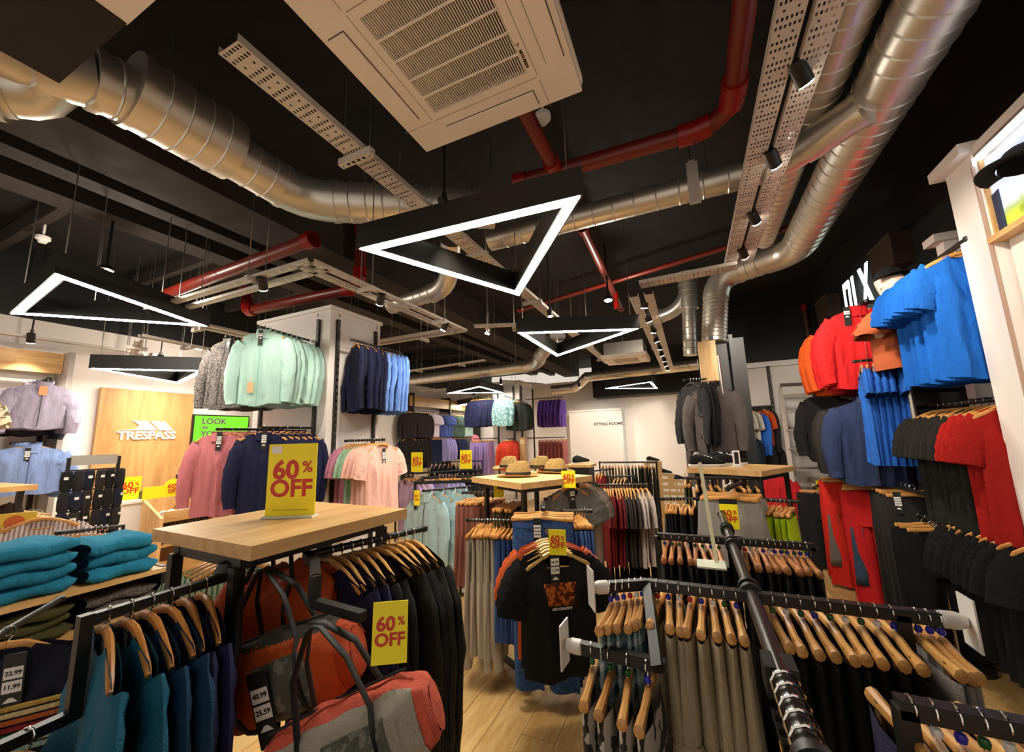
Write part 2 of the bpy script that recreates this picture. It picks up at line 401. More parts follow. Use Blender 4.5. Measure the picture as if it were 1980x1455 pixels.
# ================================================================== spiral ducts
def duct(segs, label, name='spiral_duct', mat=GALV, straps=()):
    """segs: list of (path, radius or radii, spacing of seams)"""
    t = thing(name, label, 'duct', tuple(segs[0][0][0]))
    o0 = Vector(segs[0][0][0])
    for path, r, sp in segs:
        P = [Vector(p)-o0 for p in path]; R = list(r) if isinstance(r, (list, tuple)) else [r]*len(P)
        pp, rr = [], []
        for i in range(len(P)-1):
            d = (P[i+1]-P[i]); n = max(1, int(d.length/sp)) if sp else 1
            for k in range(n):
                f = k/n; q = P[i]+d*f; ra = R[i]+(R[i+1]-R[i])*f; u = d.normalized()
                if sp and (k or i == 0):
                    pp += [q-u*.006, q, q+u*.006]; rr += [ra, ra+.006, ra]
                else: pp.append(q); rr.append(ra)
        pp.append(P[-1]); rr.append(R[-1])
        MB().tube(pp, rr, 26).obj('duct_section', mat, t)
        a = P[0]; u = (P[1]-P[0]).normalized()
        MB().tube([a-u*.02, a-u*.02, a+u*.02, a+u*.02], [R[0]*.98, R[0]+.008, R[0]+.008, R[0]*.98], 26).obj('joint_collar', mat, t)
    for p in straps:
        p = Vector(p)-o0
        MB().tube([p, p+V(0, 0, roof((p+o0).x, (p+o0).y)-(p+o0).z)], .004, 6).obj('hanger_rod', STEEL, t)
    return t
def arc(a, c, b, n=6):
    a, c, b = Vector(a), Vector(c), Vector(b)
    return [a*(1-t)**2+c*2*t*(1-t)+b*t*t for t in [k/n for k in range(n+1)]]
Z1 = 3.52
duct([([(-2.75, .2, 3.42), (-2.66, .55, 3.42)], .13, 0), (arc((-2.66, .55, 3.42), (-2.63, .62, 3.44), (-2.6, .72, 3.46), 3), .14, 0),
      ([(-2.6, .72, 3.46), (-2.59, .86, 3.48)], .15, .06), ([(-2.59, .86, Z1), (-2.58, 1.36, Z1)], .2, .1),
      ([(-2.58, 1.36, Z1-.03), (-2.56, 1.7, Z1-.05)], .15, .09), (arc((-2.56, 1.7, Z1-.05), (-2.54, 1.9, Z1-.06), (-2.35, 2.0, Z1-.07), 5), .15, 0),
      ([(-2.35, 2.0, Z1-.07), (-1.3, 2.65, Z1-.07)], .15, .12)],
     'shiny galvanised duct with a fat silencer section at upper left', straps=((-2.58, 1.0, Z1), (-1.9, 2.2, Z1)))
duct([([(-3.1, .1, 3.3), (-2.86, .5, 3.34)], .16, .08), (arc((-2.86, .5, 3.34), (-2.8, .62, 3.36), (-2.68, .58, 3.42), 4), .13, 0)],
     'short bent galvanised duct at the far left edge of the ceiling')
duct([([(1.22, .8, 3.56), (1.22, 2.6, 3.56), (1.24, 4.75, 3.56)], .165, .11), (arc((1.24, 4.75, 3.56), (1.24, 5.05, 3.56), (1.0, 5.15, 3.56), 4), .16, 0),
      ([(1.0, 5.15, 3.56), (.72, 5.3, 3.55)], .15, .1), (arc((.72, 5.3, 3.55), (.48, 5.4, 3.55), (.44, 5.38, 3.28), 5), .15, 0),
      ([(.44, 5.38, 3.28), (.36, 5.3, 2.68)], .14, .05)],
     'long galvanised spiral duct above the right wall, bending down at its far end')
duct([([(.92, .9, 3.72), (.93, 3.2, 3.72)], .13, .13), ([(.93, 3.2, 3.72), (.93, 3.4, 3.72)], [.13, .1], 0), ([(.93, 3.4, 3.72), (.95, 4.95, 3.72)], .1, .09)],
     'thinner galvanised spiral duct between the cable trays and the long duct')
duct([([(1.12, 2.78, 3.5), (.9, 3.02, 3.5)], .11, 0), (arc((.9, 3.02, 3.5), (.78, 3.16, 3.5), (.6, 3.17, 3.5), 3), .1, 0), ([(.6, 3.17, 3.5), (-1.62, 3.2, 3.52)], .1, .16)],
     'galvanised cross duct branching left from the long duct', straps=((.3, 3.17, 3.5), (-.8, 3.19, 3.5)))
t = thing('strut_hanger', 'pale flat bracket strapped round the cross duct', 'bracket', (.19, 3.18, 3.5)); MB().box((0, -.118, -.02), (.08, .02, .34)).obj('plate', TRAYM, t, False); MB().box((0, .0, .16), (.05, .24, .02)).obj('saddle', TRAYM, t, False); MB().tube([(0, 0, .16), (0, 0, .54)], .005, 6).obj('threaded_rod', STEEL, t)
duct([([(-3.1, 3.5, 3.2), (-2.45, 3.4, 3.2)], .09, .1), (arc((-2.45, 3.4, 3.2), (-2.2, 3.36, 3.2), (-2.1, 3.2, 3.36), 5), .1, 0), ([(-2.1, 3.2, 3.36), (-1.95, 3.0, 3.5)], .1, 0)],
     'small elbow duct below the nearest pendant light')
duct([([(-6.3, 7.9, 3.12), (-3.2, 7.85, 3.14)], .13, .2), (arc((-3.2, 7.85, 3.14), (-2.8, 7.8, 3.15), (-2.6, 7.2, 3.2), 4), .13, 0), ([(-2.6, 7.2, 3.2), (-1.9, 6.2, 3.3)], .13, .15)],
     'pale round duct running left above the far clothes rails')
duct([([(-3.6, 10.9, 2.95), (-3.0, 11.0, 2.98)], .13, .2), (arc((-3.0, 11.0, 2.98), (-2.8, 10.9, 3.0), (-2.5, 10.6, 3.2), 4), .13, 0), ([(-2.5, 10.6, 3.2), (.3, 10.2, 3.2)], .13, .2)],
     'far round duct running above the fitting room pendant light')
duct([([(.16, 6.2, 3.95), (.14, 6.2, 3.42)], .13, .08), ([(.14, 6.2, 3.42), (.1, 6.2, 2.72)], .1, .09)], 'vertical galvanised duct dropping behind the long duct')
duct([([(-.62, 6.4, 3.38), (-.25, 6.3, 3.4)], .1, .06), (arc((-.25, 6.3, 3.4), (0, 6.25, 3.42), (.1, 6.2, 3.62), 5), .1, 0)], 'curved flexible duct beside the vertical duct', 'flexible_duct', paint('d6d6d0', .3, .8))

# ================================================================== perforated cable trays
def tray(a, b, w, label, lip=.035, rods=True, name='cable_tray', pattern='tray'):
    a, b = Vector(a), Vector(b); L_ = (b-a).length; rz = math.atan2((b-a).y, (b-a).x)-PI/2
    t = thing(name, label, 'cable tray', tuple(a), rz)
    m = MB(); nx = 6; ny = max(2, int(L_/.035)); dx = w/(nx*2+1); dy = L_/ny
    xs = [0]
    for k in range(nx): xs += [xs[-1]+dx, xs[-1]+2*dx]
    xs.append(w)
    for j in range(ny):
        y0, y1 = j*dy, (j+1)*dy; row = j % 3
        for k in range(nx*2+1):
            x0, x1 = xs[k]-w/2, xs[k+1]-w/2
            hole = (k % 2 == 1) and (row != 2 or k in (3, 9)) and L_ > 0
            o_ = len(m.v)
            if hole:
                ya, yb = y0+dy*.28, y1-dy*.28
                if row == 2: ya, yb = y0+dy*.35, y1-dy*.35
                m.v += [(x0, y0, 0), (x1, y0, 0), (x1, ya, 0), (x0, ya, 0), (x0, yb, 0), (x1, yb, 0), (x1, y1, 0), (x0, y1, 0)]
                m.f += [(o_+3, o_+2, o_+1, o_), (o_+7, o_+6, o_+5, o_+4)]
            else:
                m.v += [(x0, y0, 0), (x1, y0, 0), (x1, y1, 0), (x0, y1, 0)]; m.f.append((o_+3, o_+2, o_+1, o_))
    m.obj('perforated_base', TRAYM, t, False)
    for s in (-1, 1): MB().box((s*w/2, L_/2, lip/2), (.002, L_, lip)).obj('side_flange', TRAYM, t, False)
    MB().tube([(-w*.2, .02, .014), (-w*.15, L_*.5, .014), (-w*.2, L_-.02, .014)], .008, 6).obj('cable', BLK2, t)
    if rods:
        n = max(2, int(L_/1.3))
        for k in range(n):
            y = L_*(k+.5)/n
            s = MB().box((0, y, -.022), (w+.11, .04, .04)).obj('strut_bracket', TRAYM, t, False)
            for q in range(4): MB().box((-w*.45+q*w*.3, y, -.043), (.018, .014, .002)).obj('bracket_slot', BLK2, s, False)
            for sx in (-1, 1):
                wx = a.x+sx*(w/2+.035)*math.cos(rz)-y*math.sin(rz); wy = a.y+sx*(w/2+.035)*math.sin(rz)+y*math.cos(rz)
                MB().tube([(sx*(w/2+.035), y, -.05), (sx*(w/2+.035), y, roof(wx, wy)-a.z)], .004, 6).obj('threaded_rod', STEEL, t)
    return t
tray((-1.57, .78, 3.2), (-1.57, 8.9, 3.2), .125, 'long white perforated cable tray running back from the upper left')
ta = tray((.5, 1.0, 3.2), (.5, 4.15, 3.2), .105, 'left one of the twin perforated trays holding the spot track', rods=False)
tb = tray((.635, 1.0, 3.2), (.635, 4.15, 3.2), .105, 'right one of the twin perforated trays holding the spot track', rods=False)
tray((.55, 4.15, 3.16), (-.35, 4.2, 3.2), .16, 'short perforated tray crossing at the end of the twin trays', rods=False)
tray((-.42, 4.1, 3.02), (-.42, 9.6, 3.02), .09, 'far perforated tray left of the row of small spots', rods=False)
tray((-.27, 4.1, 3.02), (-.27, 9.6, 3.02), .09, 'far perforated tray right of the row of small spots', rods=False)
# twin lighting trays in a rectangle round the white column
for k, (p, q, nm) in enumerate((((-4.85, 1.85), (-2.4, 1.85), 'front'), ((-2.4, 1.85), (-2.4, 4.0), 'right'), ((-2.4, 4.0), (-4.85, 4.0), 'rear'), ((-4.85, 4.0), (-4.85, 1.85), 'left'))):
    d = (V(*q, 0)-V(*p, 0)).normalized(); n_ = V(-d.y, d.x, 0)
    for s, w_ in ((0, 'outer'), (.14, 'inner')):
        tray(V(*p, 2.9)+n_*s, V(*q, 2.9)+n_*s, .06, '%s pale lighting tray on the %s side of the rectangle round the near column' % (w_, nm), .025, s == 0, 'lighting_tray')
for p, q, l in (((-6.85, .3, 2.9), (-6.9, 5.2, 2.9), 'lighting tray along the left wall above the wood fascia'), ((-6.75, 2.6, 2.8), (-5.6, 2.2, 2.8), 'crooked lighting tray above the flat pendant light'),
                ((-5.6, 2.2, 2.86), (-5.9, 4.2, 2.86), 'lighting tray continuing right above the flat pendant light'), ((-2.3, 4.05, 2.95), (-1.7, 4.3, 2.97), 'short lighting tray left of the fourth pendant light'),
                ((-6.6, 8.6, 2.9), (-4.4, 8.5, 2.9), 'far lighting tray above the back left clothes rails'), ((-4.0, 8.4, 2.95), (-3.4, 9.6, 2.95), 'far lighting tray at the second white column'), ((-3.4, 6.4, 3.05), (-5.6, 6.6, 3.05), 'mid lighting tray behind the near white column')):
    tray(p, q, .07, l, .03, True, 'lighting_tray')

# ================================================================== red sprinkler pipes
def pipe(paths, label, r=.05, mat=RED):
    t = thing('sprinkler_pipe', label, 'pipe', tuple(paths[0][0])); o0 = Vector(paths[0][0])
    for p in paths:
        P = [Vector(q)-o0 for q in p]; MB().tube(P, r, 16).obj('pipe_run', mat, t)
        for q in (P[0], P[-1]):
            d = (P[1]-P[0]).normalized() if q == P[0] else (P[-2]-P[-1]).normalized()
            MB().tube([q, q+d*.1], r*1.25, 16).obj('coupling', RED2, t)
    return t
pipe([[(.42, .9, 3.62), (.42, 2.45, 3.62)], arc((.42, 2.45, 3.62), (.42, 2.66, 3.62), (.2, 2.67, 3.6)), [(.2, 2.67, 3.6), (-1.1, 2.62, 3.6)]], 'dark red sprinkler main turning left beside the twin trays', .058)
pipe([[(-.76, 1.3, 3.6), (-.76, 2.6, 3.6)], ], 'red sprinkler pipe emerging behind the big air conditioner', .05)
pipe([[(-5.0, 3.0, 3.3), (-3.32, 3.08, 3.3)], arc((-3.32, 3.08, 3.3), (-3.21, 3.08, 3.3), (-3.2, 3.08, 3.42), 4), [(-3.2, 3.08, 3.42), (-3.2, 3.08, 4.04)], [(-5.0, 3.0, 3.3), (-5.1, 3.0, 3.6)]], 'red sprinkler pipe with elbows above the near white column', .06)
pipe([[(-6.2, 2.3, 3.32), (-2.9, 2.25, 3.4)]], 'red sprinkler pipe above the left pendant light', .06)
pipe([[(-.8, 3.6, 3.65), (-.86, 6.4, 3.65)]], 'red sprinkler pipe running back over the mid aisle', .045)
pipe([[(-2.4, 5.7, 3.66), (1.2, 4.7, 3.7)]], 'thin red sprinkler pipe crossing the mid ceiling', .03)
pipe([[(1.95, 7.9, 3.7), (1.95, 7.9, 2.72)]], 'slim vertical red pipe on the black bulkhead', .035, paint('4a1a14', .5))
pipe([[(-.82, 5.6, 3.4), (-.82, 5.6, 3.66)]], 'red sprinkler drop beside the glaring ceiling spot', .03)

# ================================================================== spot lamps
STEMS = ('fitting room wall', 'the back wall', 'hidden left rails', 'dark red tops', 'straw hat table', 'back left rails', 'far column', 'green screen', 'pale blue fleeces', 'lilac fleece', 'flat pendant', 'logo panel')
def lamp(loc, target, label, watts=SPOT, r=.035, ln=.11, vis=30, size=75, grp='track spotlights'):
    loc, target = Vector(loc), Vector(target); d = (target-loc).normalized()
    t = thing('track_spotlight', label, 'spotlight', tuple(loc), 0, grp)
    MB().tube([-d*ln, -d*ln*.96, d*0.0, d*.004], [r*.7, r, r, r*.92], 18).obj('lamp_body', BLACK, t)
    MB().tube([d*.005, d*.009], [r*.88, r*.86], 18).obj('lens', emit((1, .88, .72), vis), t)
    MB().box(tuple(-d*ln*.5+V(0, 0, r+.03)), (.025, .025, .06)).obj('bracket', BLACK, t)
    if any(q in label for q in STEMS): MB().tube([tuple(-d*ln*.5+V(0, 0, r+.05)), tuple(-d*ln*.5+V(0, 0, roof(loc.x, loc.y)-loc.z))], .008, 8).obj('stem', BLACK, t)
    if watts:
        l = spot('spot_beam', tuple(d*.03), tuple(d), watts, size); l.parent = t
    return t
for i, (px_, py_, tg) in enumerate(((1558, 160, (1.5, 3.2, 1.8)), (1500, 320, (1.55, 4.4, 1.8)), (1462, 430, (1.5, 5.3, 1.8)), (1440, 497, (1.5, 6.2, 1.6)))):
    p = at(px_, py_, Z=3.15)
    lamp(p, tg, 'black track spotlight %s between the twin perforated trays' % ('nearest the camera', 'second from the camera', 'third from the camera', 'at the far end')[i], SPOT*1.5)
for i in range(9):
    lamp((-.345, 4.4+.6*i, 2.98), (-.1+(.4 if i % 2 else -.6), 5.0+.6*i, .8), 'small spot in the far ceiling row, %s from the front' % ('first', 'second', 'third', 'fourth', 'fifth', 'sixth', 'seventh', 'eighth', 'ninth')[i], SPOT*.7 if i % 2 == 0 else 0, .04, .08, 14, 80, 'far row of ceiling spots')
for i, (p, tg, nm) in enumerate((((-4.6, 1.9, 2.83), (-4.2, 2.9, 1.2), 'facing the speckled jackets'), ((-3.0, 1.9, 2.83), (-3.9, 2.85, 1.5), 'facing the mint jackets'),
        ((-2.45, 2.6, 2.83), (-3.3, 3.2, 1.9), 'facing the navy tops'), ((-2.45, 3.6, 2.83), (-3.2, 3.4, 1.4), 'facing the blue tops'),
        ((-6.7, 1.0, 2.83), (-7.2, 1.2, 1.6), 'over the lilac fleece'), ((-6.75, 1.7, 2.83), (-7.2, 1.9, 1.3), 'left of the flat pendant light'), ((-6.75, 2.9, 2.8), (-7.2, 3.0, 1.6), 'over the wooden logo panel'), ((-5.7, 3.4, 2.8), (-7.1, 3.5, 1.5), 'facing the green screen'),
        ((-2.2, 4.2, 2.9), (-2.6, 3.7, .8), 'over the pale blue fleeces'), ((-1.4, 2.1, 3.15), (-1.0, 2.6, 1.0), 'over the straw hat table'), ((-1.5, 4.6, 3.12), (-1.2, 4.4, .6), 'over the dark red tops'),
        ((-5.2, 8.4, 2.84), (-6.8, 9.2, 1.6), 'over the back left rails'), ((-4.0, 8.3, 2.88), (-4.2, 9.2, 1.6), 'facing the far column'), ((-2.6, 10.2, 2.9), (-2.7, 12, 1.4), 'facing the fitting room wall'), ((-.8, 10.4, 2.9), (-.6, 12.5, 1.6), 'facing the back wall'), ((-6.2, 6.4, 2.95), (-7.2, 6.4, 1.6), 'over the hidden left rails'))):
    lamp(p, tg, 'black track spotlight ' + nm, SPOT*(.6 if 'jackets' in nm or 'tops' in nm else .4 if 'logo' in nm else .8 if 'lilac' in nm or 'flat' in nm else 1.9 if 'fitting' in nm or 'back wall' in nm else .6 if 'far column' in nm else 1.25))
def bare(loc, label, watts=18, vis=60):
    t = thing('ceiling_spot', label, 'spotlight', loc, 0, 'bare ceiling spots')
    MB().lathe([(.0, .03), (.05, .03), (.06, 0), (.05, -.01)]).obj('bezel', BLACK, t)
    MB().lathe([(.048, -.008), (.04, -.018), (.0, -.024)]).obj('lamp_lens', emit((1, .9, .74), vis), t)
    MB().tube([(0, 0, .03), (0, 0, roof(loc[0], loc[1])-loc[2])], .012, 8).obj('stem', BLACK, t)
    l = bpy.data.lights.new('bulb_glow', 'POINT'); l.energy = watts; l.color = WARM; l.shadow_soft_size = .05
    o = bpy.data.objects.new('bulb_glow', l); COL.objects.link(o); o.parent = t; o.location = (0, 0, -.09)
p = at(205, 522, Z=3.3); bare(tuple(p), 'glaring ceiling spot above the left pendant light', 25)
p = at(1176, 580, Z=3.3); bare(tuple(p), 'glaring ceiling spot left of the far spot row', 25)
bare((-6.3, 3.15, 3.0), 'glaring ceiling spot right of the crooked lighting tray', 15)
# a few loose ceiling details
for k, (p, l) in enumerate(((at(82, 467, Z=3.7), 'white smoke detector on the left ceiling'), (at(1050, 235, Z=3.75), 'white sprinkler rose behind the big air conditioner'))):
    t = thing('smoke_detector', l, 'smoke detector', tuple(p)); MB().lathe([(.0, .05), (.055, .05), (.055, .02), (.03, 0), (0, 0)]).obj('housing', WHITE, t)
    MB().lathe([(.035, 0), (.03, -.015), (0, -.018)]).obj('sensor_cap', CARD, t); MB().tube([(0, 0, .05), (0, 0, roof(p.x, p.y)-p.z)], .01, 8).obj('stem', WHITE, t)
for i, (x_, y_) in enumerate(((-4.4, 1.4), (-5.3, 1.7), (-3.9, 4.4), (-2.6, 5.2), (-2.0, 6.1), (-1.2, 5.3), (-.9, 6.6), (-3.0, 6.9), (-2.2, 8.0), (-.5, 7.2), (-4.6, 5.4), (-1.1, 2.2))):
    MB().tube([(0, 0, 0), (0, 0, 1.0)], .005, 6).obj('threaded_rod', STEEL, None, loc=(x_, y_, 3.06), label='thin steel rod hanging from the dark ceiling, %s one' % ('by the left beam', 'left of the left pendant', 'behind the near column', 'left of the cable tray', 'right of the cable tray', 'over the hat table', 'near the glaring spot', 'left mid back', 'before the far duct', 'by the far spot row', 'behind the lighting rectangle', 'behind the nearest pendant')[i], cat='rod', group='loose ceiling rods')
# ================================================================== garments
GM = {}
def smooth01(t): t = max(0, min(1, t)); return t*t*(3-2*t)
def top_mesh(hw=.24, L=.7, d=.035, sleeve='short', sl=None, neck=.08, fold=.012, seed=0, vneck=.07, taper=0.0, slope=.34, zs=-.065):
    """shirt or jacket hanging from z=0 (rail); local x = shoulders, +y = front"""
    k = ('top', hw, L, d, sleeve, sl, neck, fold, seed, vneck, taper, slope, zs)
    if k in GM: return GM[k]
    R = random.Random(seed*31+7); m = MB(); nu, nv = 30, 20
    rg = lambda q: (1-abs(math.sin(q)))**2
    ph = [R.uniform(0, 6.28) for _ in range(6)]
    for side in (1, -1):
        rows = []
        for j in range(nv+1):
            v = (j/nv)**1.25; row = []
            for i in range(nu+1):
                u = -1+2*i/nu; x0 = u*hw; ax = abs(x0)
                if ax < neck: zt = zs - (vneck if side > 0 else .015)*math.sqrt(max(0, 1-(ax/neck)**2))
                else: zt = zs - (ax-neck)*slope - .04*smooth01((ax/hw-.86)/.14)
                hem = zs-L + .008*math.sin(u*5+ph[0]) + .012*u*u
                wv = 1 - taper*v - .03*math.sin(PI*v)
                x = x0*wv; z = zt*(1-v)+hem*v
                puff = d*math.sqrt(max(0, 1-abs(u)**5))*(.45+.55*smooth01(v*3.5))
                fo = fold*(1-abs(u)**6)*(smooth01(v*2)*(.8*math.sin(u*5+ph[1]+v*1.5) + 1.5*rg(u*4.2+ph[2]+v*1.3*side) + .5*math.sin(u*15+ph[4]-v*2)) + 1.3*rg(abs(u)*3.2+v*5+ph[5])*math.exp(-((v-.28)/.2)**2) + .6*rg(v*7-u*2+ph[3])*smooth01((v-.5)*2))
                y = side*puff + fo
                row.append((x, y, z) if side > 0 else (x, min(y, d*.6), z))
            rows.append(row if side > 0 else row[::-1])
        m.grid(rows)
    # rolled hem lip
    if sleeve:
        for s in (-1, 1):
            if sleeve == 'short':
                sl_ = sl or .20; P = [V(s*hw*.74, 0, zs-.10), V(s*(hw+.01), 0, zs-.155), V(s*(hw+.042), .004, zs-.11-sl_*.6), V(s*(hw+.062), .006, zs-.12-sl_)]
                W = [.09, .084, .078, .074]; D = [d*.8, d*.9, d*.95, d*.9]
            else:
                sl_ = sl or .56; a_ = R.uniform(.0, .03)
                P = [V(s*hw*.76, 0, zs-.11), V(s*(hw+.005), .005, zs-.19), V(s*(hw+.045), .012, zs-.10-sl_*.38), V(s*(hw+.055), .02+a_, zs-.10-sl_*.6), V(s*(hw+.05), .02+a_, zs-.10-sl_*.82), V(s*(hw+.04), .018+a_, zs-.10-sl_)]
                W = [.10, .088, .07, .062, .056, .047]; D = [d*.85, d*.95, d*.95, d*.85, d*.8, d*.75]
            # resample the sleeve path and crease it
            K = 14; Q = []
            for q in range(K+1):
                f = q/K*(len(P)-1); i = min(int(f), len(P)-2); g = f-i
                Q.append((P[i].lerp(P[i+1], g), W[i]+(W[i+1]-W[i])*g, D[i]+(D[i+1]-D[i])*g))
            rows = []
            for i, (p, w_, d_) in enumerate(Q):
                t = (Q[min(i+1, K)][0]-Q[max(0, i-1)][0]); t.y = 0; t.normalize(); n_ = V(t.z, 0, -t.x)
                rows.append([p + n_*(w_*math.cos(2*PI*q/14)*(1+.05*math.sin(i*2.3+ph[4]+q))) + V(0, 1, 0)*(d_*math.sin(2*PI*q/14)*(1+.22*math.sin(q*1.8+i*1.3+ph[3])+.18*math.sin(i*2.6+ph[5]))) for q in range(14)])
            m.grid(rows, True)
    me = m.mesh('top'); GM[k] = me; return me
def trouser_mesh(hw=.2, L=1.0, d=.03, seed=0, zs=-.105, legs=.12, split=.3, flare=1.0, fold=.01):
    k = ('tr', hw, L, d, seed, zs, legs, split, flare, fold)
    if k in GM: return GM[k]
    R = random.Random(seed+3); m = MB(); ph = [R.uniform(0, 6.28) for _ in range(4)]; n = 22
    def ring(cx, w_, z, dd, t):
        return [(cx+w_*(1 if math.cos(2*PI*q/n) >= 0 else -1)*abs(math.cos(2*PI*q/n))**.75, (dd*math.sin(2*PI*q/n))*(1+.15*math.sin(q*1.9+ph[0])) + fold*t*math.sin(4*math.cos(2*PI*q/n)+ph[1]+t*2), z) for q in range(n)]
    nb = 5; sp = L*split; rows = []
    for j in range(nb+1):
        t = j/nb; rows.append(ring(0, hw*(1+.06*t*flare), zs-sp*t, d*(.7+.5*t), t*.6))
    m.grid(rows, True)
    for s in (-1, 1):
        rows = []; hw2 = hw*(1+.06*flare)
        for j in range(7):
            t = j/6; wleg = (hw2/2)*(1-t) + legs*.75*t
            c = s*(hw2/2*(1-t)+(hw2*.52)*t)
            rows.append(ring(c, wleg, zs-sp+.02-(L-sp+.02)*t, d*(1.15-.3*t), .6+t))
        m.grid(rows, True)
    me = m.mesh('trousers'); GM[k] = me; return me
def band_mesh(hw, d, zs=-.105, h=.035):
    k = ('band', hw, d, zs)
    if k in GM: return GM[k]
    m = MB(); n = 22
    m.grid([[((hw+.003)*(1 if math.cos(2*PI*q/n) >= 0 else -1)*abs(math.cos(2*PI*q/n))**.75, (d*.7+.004)*math.sin(2*PI*q/n), zs+.004-h*j) for q in range(n)] for j in (0, 1)], True)
    GM[k] = m.mesh('waistband'); return GM[k]
def hook_mesh(r=.017, low=-.06):
    k = ('hook', r, low)
    if k in GM: return GM[k]
    P = [(0, 0, low-.012), (0, 0, low+.012)] + [(-(r*math.cos(a)), 0, -.015 + r*math.sin(a)+.0) for a in [math.radians(v) for v in (200, 170, 130, 90, 50, 10, -30, -55)]]
    P = [(0, 0, low-.012), (0, 0, low+.01), (-r*.7, 0, -.034)] + P[2:]
    m = MB().tube(P, .0022, 6); GM[k] = m.mesh('hook'); return GM[k]
def hanger_mesh(kind='top', hw=.2, d=.012):
    k = ('hg', kind, hw)
    if k in GM: return GM[k]
    m = MB()
    if kind == 'top':
        for s in (-1, 1):
            P = [V(0, 0, -.058), V(s*.05, 0, -.064), V(s*hw*.55, .003, -.085), V(s*hw*.9, .008, -.118), V(s*hw, .01, -.132)]
            m.tube(P, [.012, .013, .012, .011, .008], 8, True, .75)
        m.tube([(-hw*.9, .006, -.128), (hw*.9, .006, -.128)], .004, 6)
    else:
        m.tube([(-hw, 0, -.085), (-hw*.97, 0, -.085), (-hw*.5, 0, -.083), (0, 0, -.074), (hw*.5, 0, -.083), (hw*.97, 0, -.085), (hw, 0, -.085)], [.006, .016, .012, .013, .012, .016, .006], 8, True, .85)
    GM[k] = m.mesh('hanger'); return GM[k]
def clip_mesh():
    if 'clip' in GM: return GM['clip']
    m = MB().box((0, .006, -.105), (.022, .006, .05)).box((0, -.006, -.105), (.022, .006, .05)).box((0, 0, -.085), (.01, .02, .02))
    GM['clip'] = m.mesh('clip', False); return GM['clip']
def cube_mesh():
    if 'bead' in GM: return GM['bead']
    GM['bead'] = MB().lathe([(0, .009), (.007, .007), (.009, 0), (.007, -.007), (0, -.009)], n=10).mesh('bead'); return GM['bead']
def tagset(parent, loc, rot, lines=('24.99', '12.99'), sc_=1.0):
    """black price strip with white stickers"""
    if 'tag' not in GM:
        GM['tag'] = MB().box((0, 0, -.07), (.042, .0012, .15)).mesh('tag', False)
        GM['stick'] = MB().box((0, 0, 0), (.036, .0008, .028)).mesh('sticker', False)
        mk = MB().prism([(-.014, -.004), (-.004, .007), (.004, .007), (.014, -.004)], -.0004, .0004); GM['tmark'] = mk.mesh('mark', False)
    t = put('price_tag', GM['tag'], TAGB, parent, loc, rot, label='black price tag with white stickers'); t.scale = (sc_,)*3
    for i in range(len(lines)):
        z = -.042-.033*i
        s = put('sticker', GM['stick'], CARD, t, (0, .001, z))
        text('price', lines[i], .014, TAGB, t, (0, .0018, z), (PI/2, 0, PI), .0004, ext=.0003)
    put('brand_mark', GM['tmark'], CARD, t, (0, .001, -.042-.033*len(lines)))
    return t
BEADS = [paint('c01f2a', .3), paint('2b2aa8', .3), paint('1f5b2a', .3), paint('e8e6df', .3), paint('2b2aa8', .3)]
_rr = random.Random(11)
ORD = ['first', 'second', 'third', 'fourth', 'fifth', 'sixth', 'seventh', 'eighth', 'ninth', 'tenth', 'eleventh', 'twelfth']
def topx(p):
    v = Vector(p)-V(0, 0, EYE); return 990+F_PX*v.dot(RT)/max(.05, v.dot(FW))
def row(name, cat, mesh, mat, a, b, n, label, group=None, front=None, hanger='wood', lod=0, face=None, hw=.2, tags=None, zipc=None, collar=None, bead=False, jit=5, hmat=None, band=None, fprint=None, mats=None, flip=False, frontn=1):
    """n alike garments hung along a rail from a (nearest) to b; returns the list"""
    a, b = Vector(a), Vector(b); out = []
    d = (a-b) if n > 1 else None
    if face is not None: d = Vector((face[0], face[1], 0))
    d = Vector((d.x, d.y, 0)).normalized(); rz0 = math.atan2(d.y, d.x)-PI/2
    for i in range(n):
        f = i/(n-1) if n > 1 else 0
        p = a.lerp(b, f); q = math.radians(_rr.uniform(-jit, jit))
        me = mesh[i % len(mesh)] if isinstance(mesh, list) else mesh
        mt = mats[i % len(mats)] if mats else mat
        lb = front if (front and i == 0) else label
        if n > 1 and not (front and i == 0):
            dxp = topx(b)-topx(a); lb = label+', '+ORD[i]+(' from left' if dxp > 25 else ' from right' if dxp < -25 else ' from front')
        o = put(name, me, mt, None, p, (math.radians(_rr.uniform(-1.5, 1.5)), math.radians(_rr.uniform(-1.5, 1.5)), rz0+q), lb, cat, group or label)
        if hanger:
            hm = hmat or (HWOOD if hanger in ('wood', 'bar') else BLACK)
            h = put('hanger', hanger_mesh('top' if hanger in ('wood', 'black') else 'bar', hw), hm, o)
            if lod < 2:
                put('hook', hook_mesh(), CHROME, h)
            if hanger in ('bar',) and lod < 2:
                for s in (-1, 1): put('clip', clip_mesh(), paint('8a6a4a', .3, .6), h, (s*hw*.72, 0, 0))
            if bead: put('size_bead', cube_mesh(), _rr.choice(BEADS), h, (0, 0, -.05))
        if band: put('waistband', band[0], band[1], o)
        if i < frontn:
            L_ = fprint
            if collar: put('collar', collar[0], collar[1], o)
            if zipc: put('zip', zipc[0], zipc[1], o)
            if tags: tagset(o, (tags[0], tags[1], tags[2]), (0, 0, 0), tags[3], tags[4] if len(tags) > 4 else 1)
        elif collar and lod == 0: put('collar', collar[0], collar[1], o)
        out.append(o)
    return out
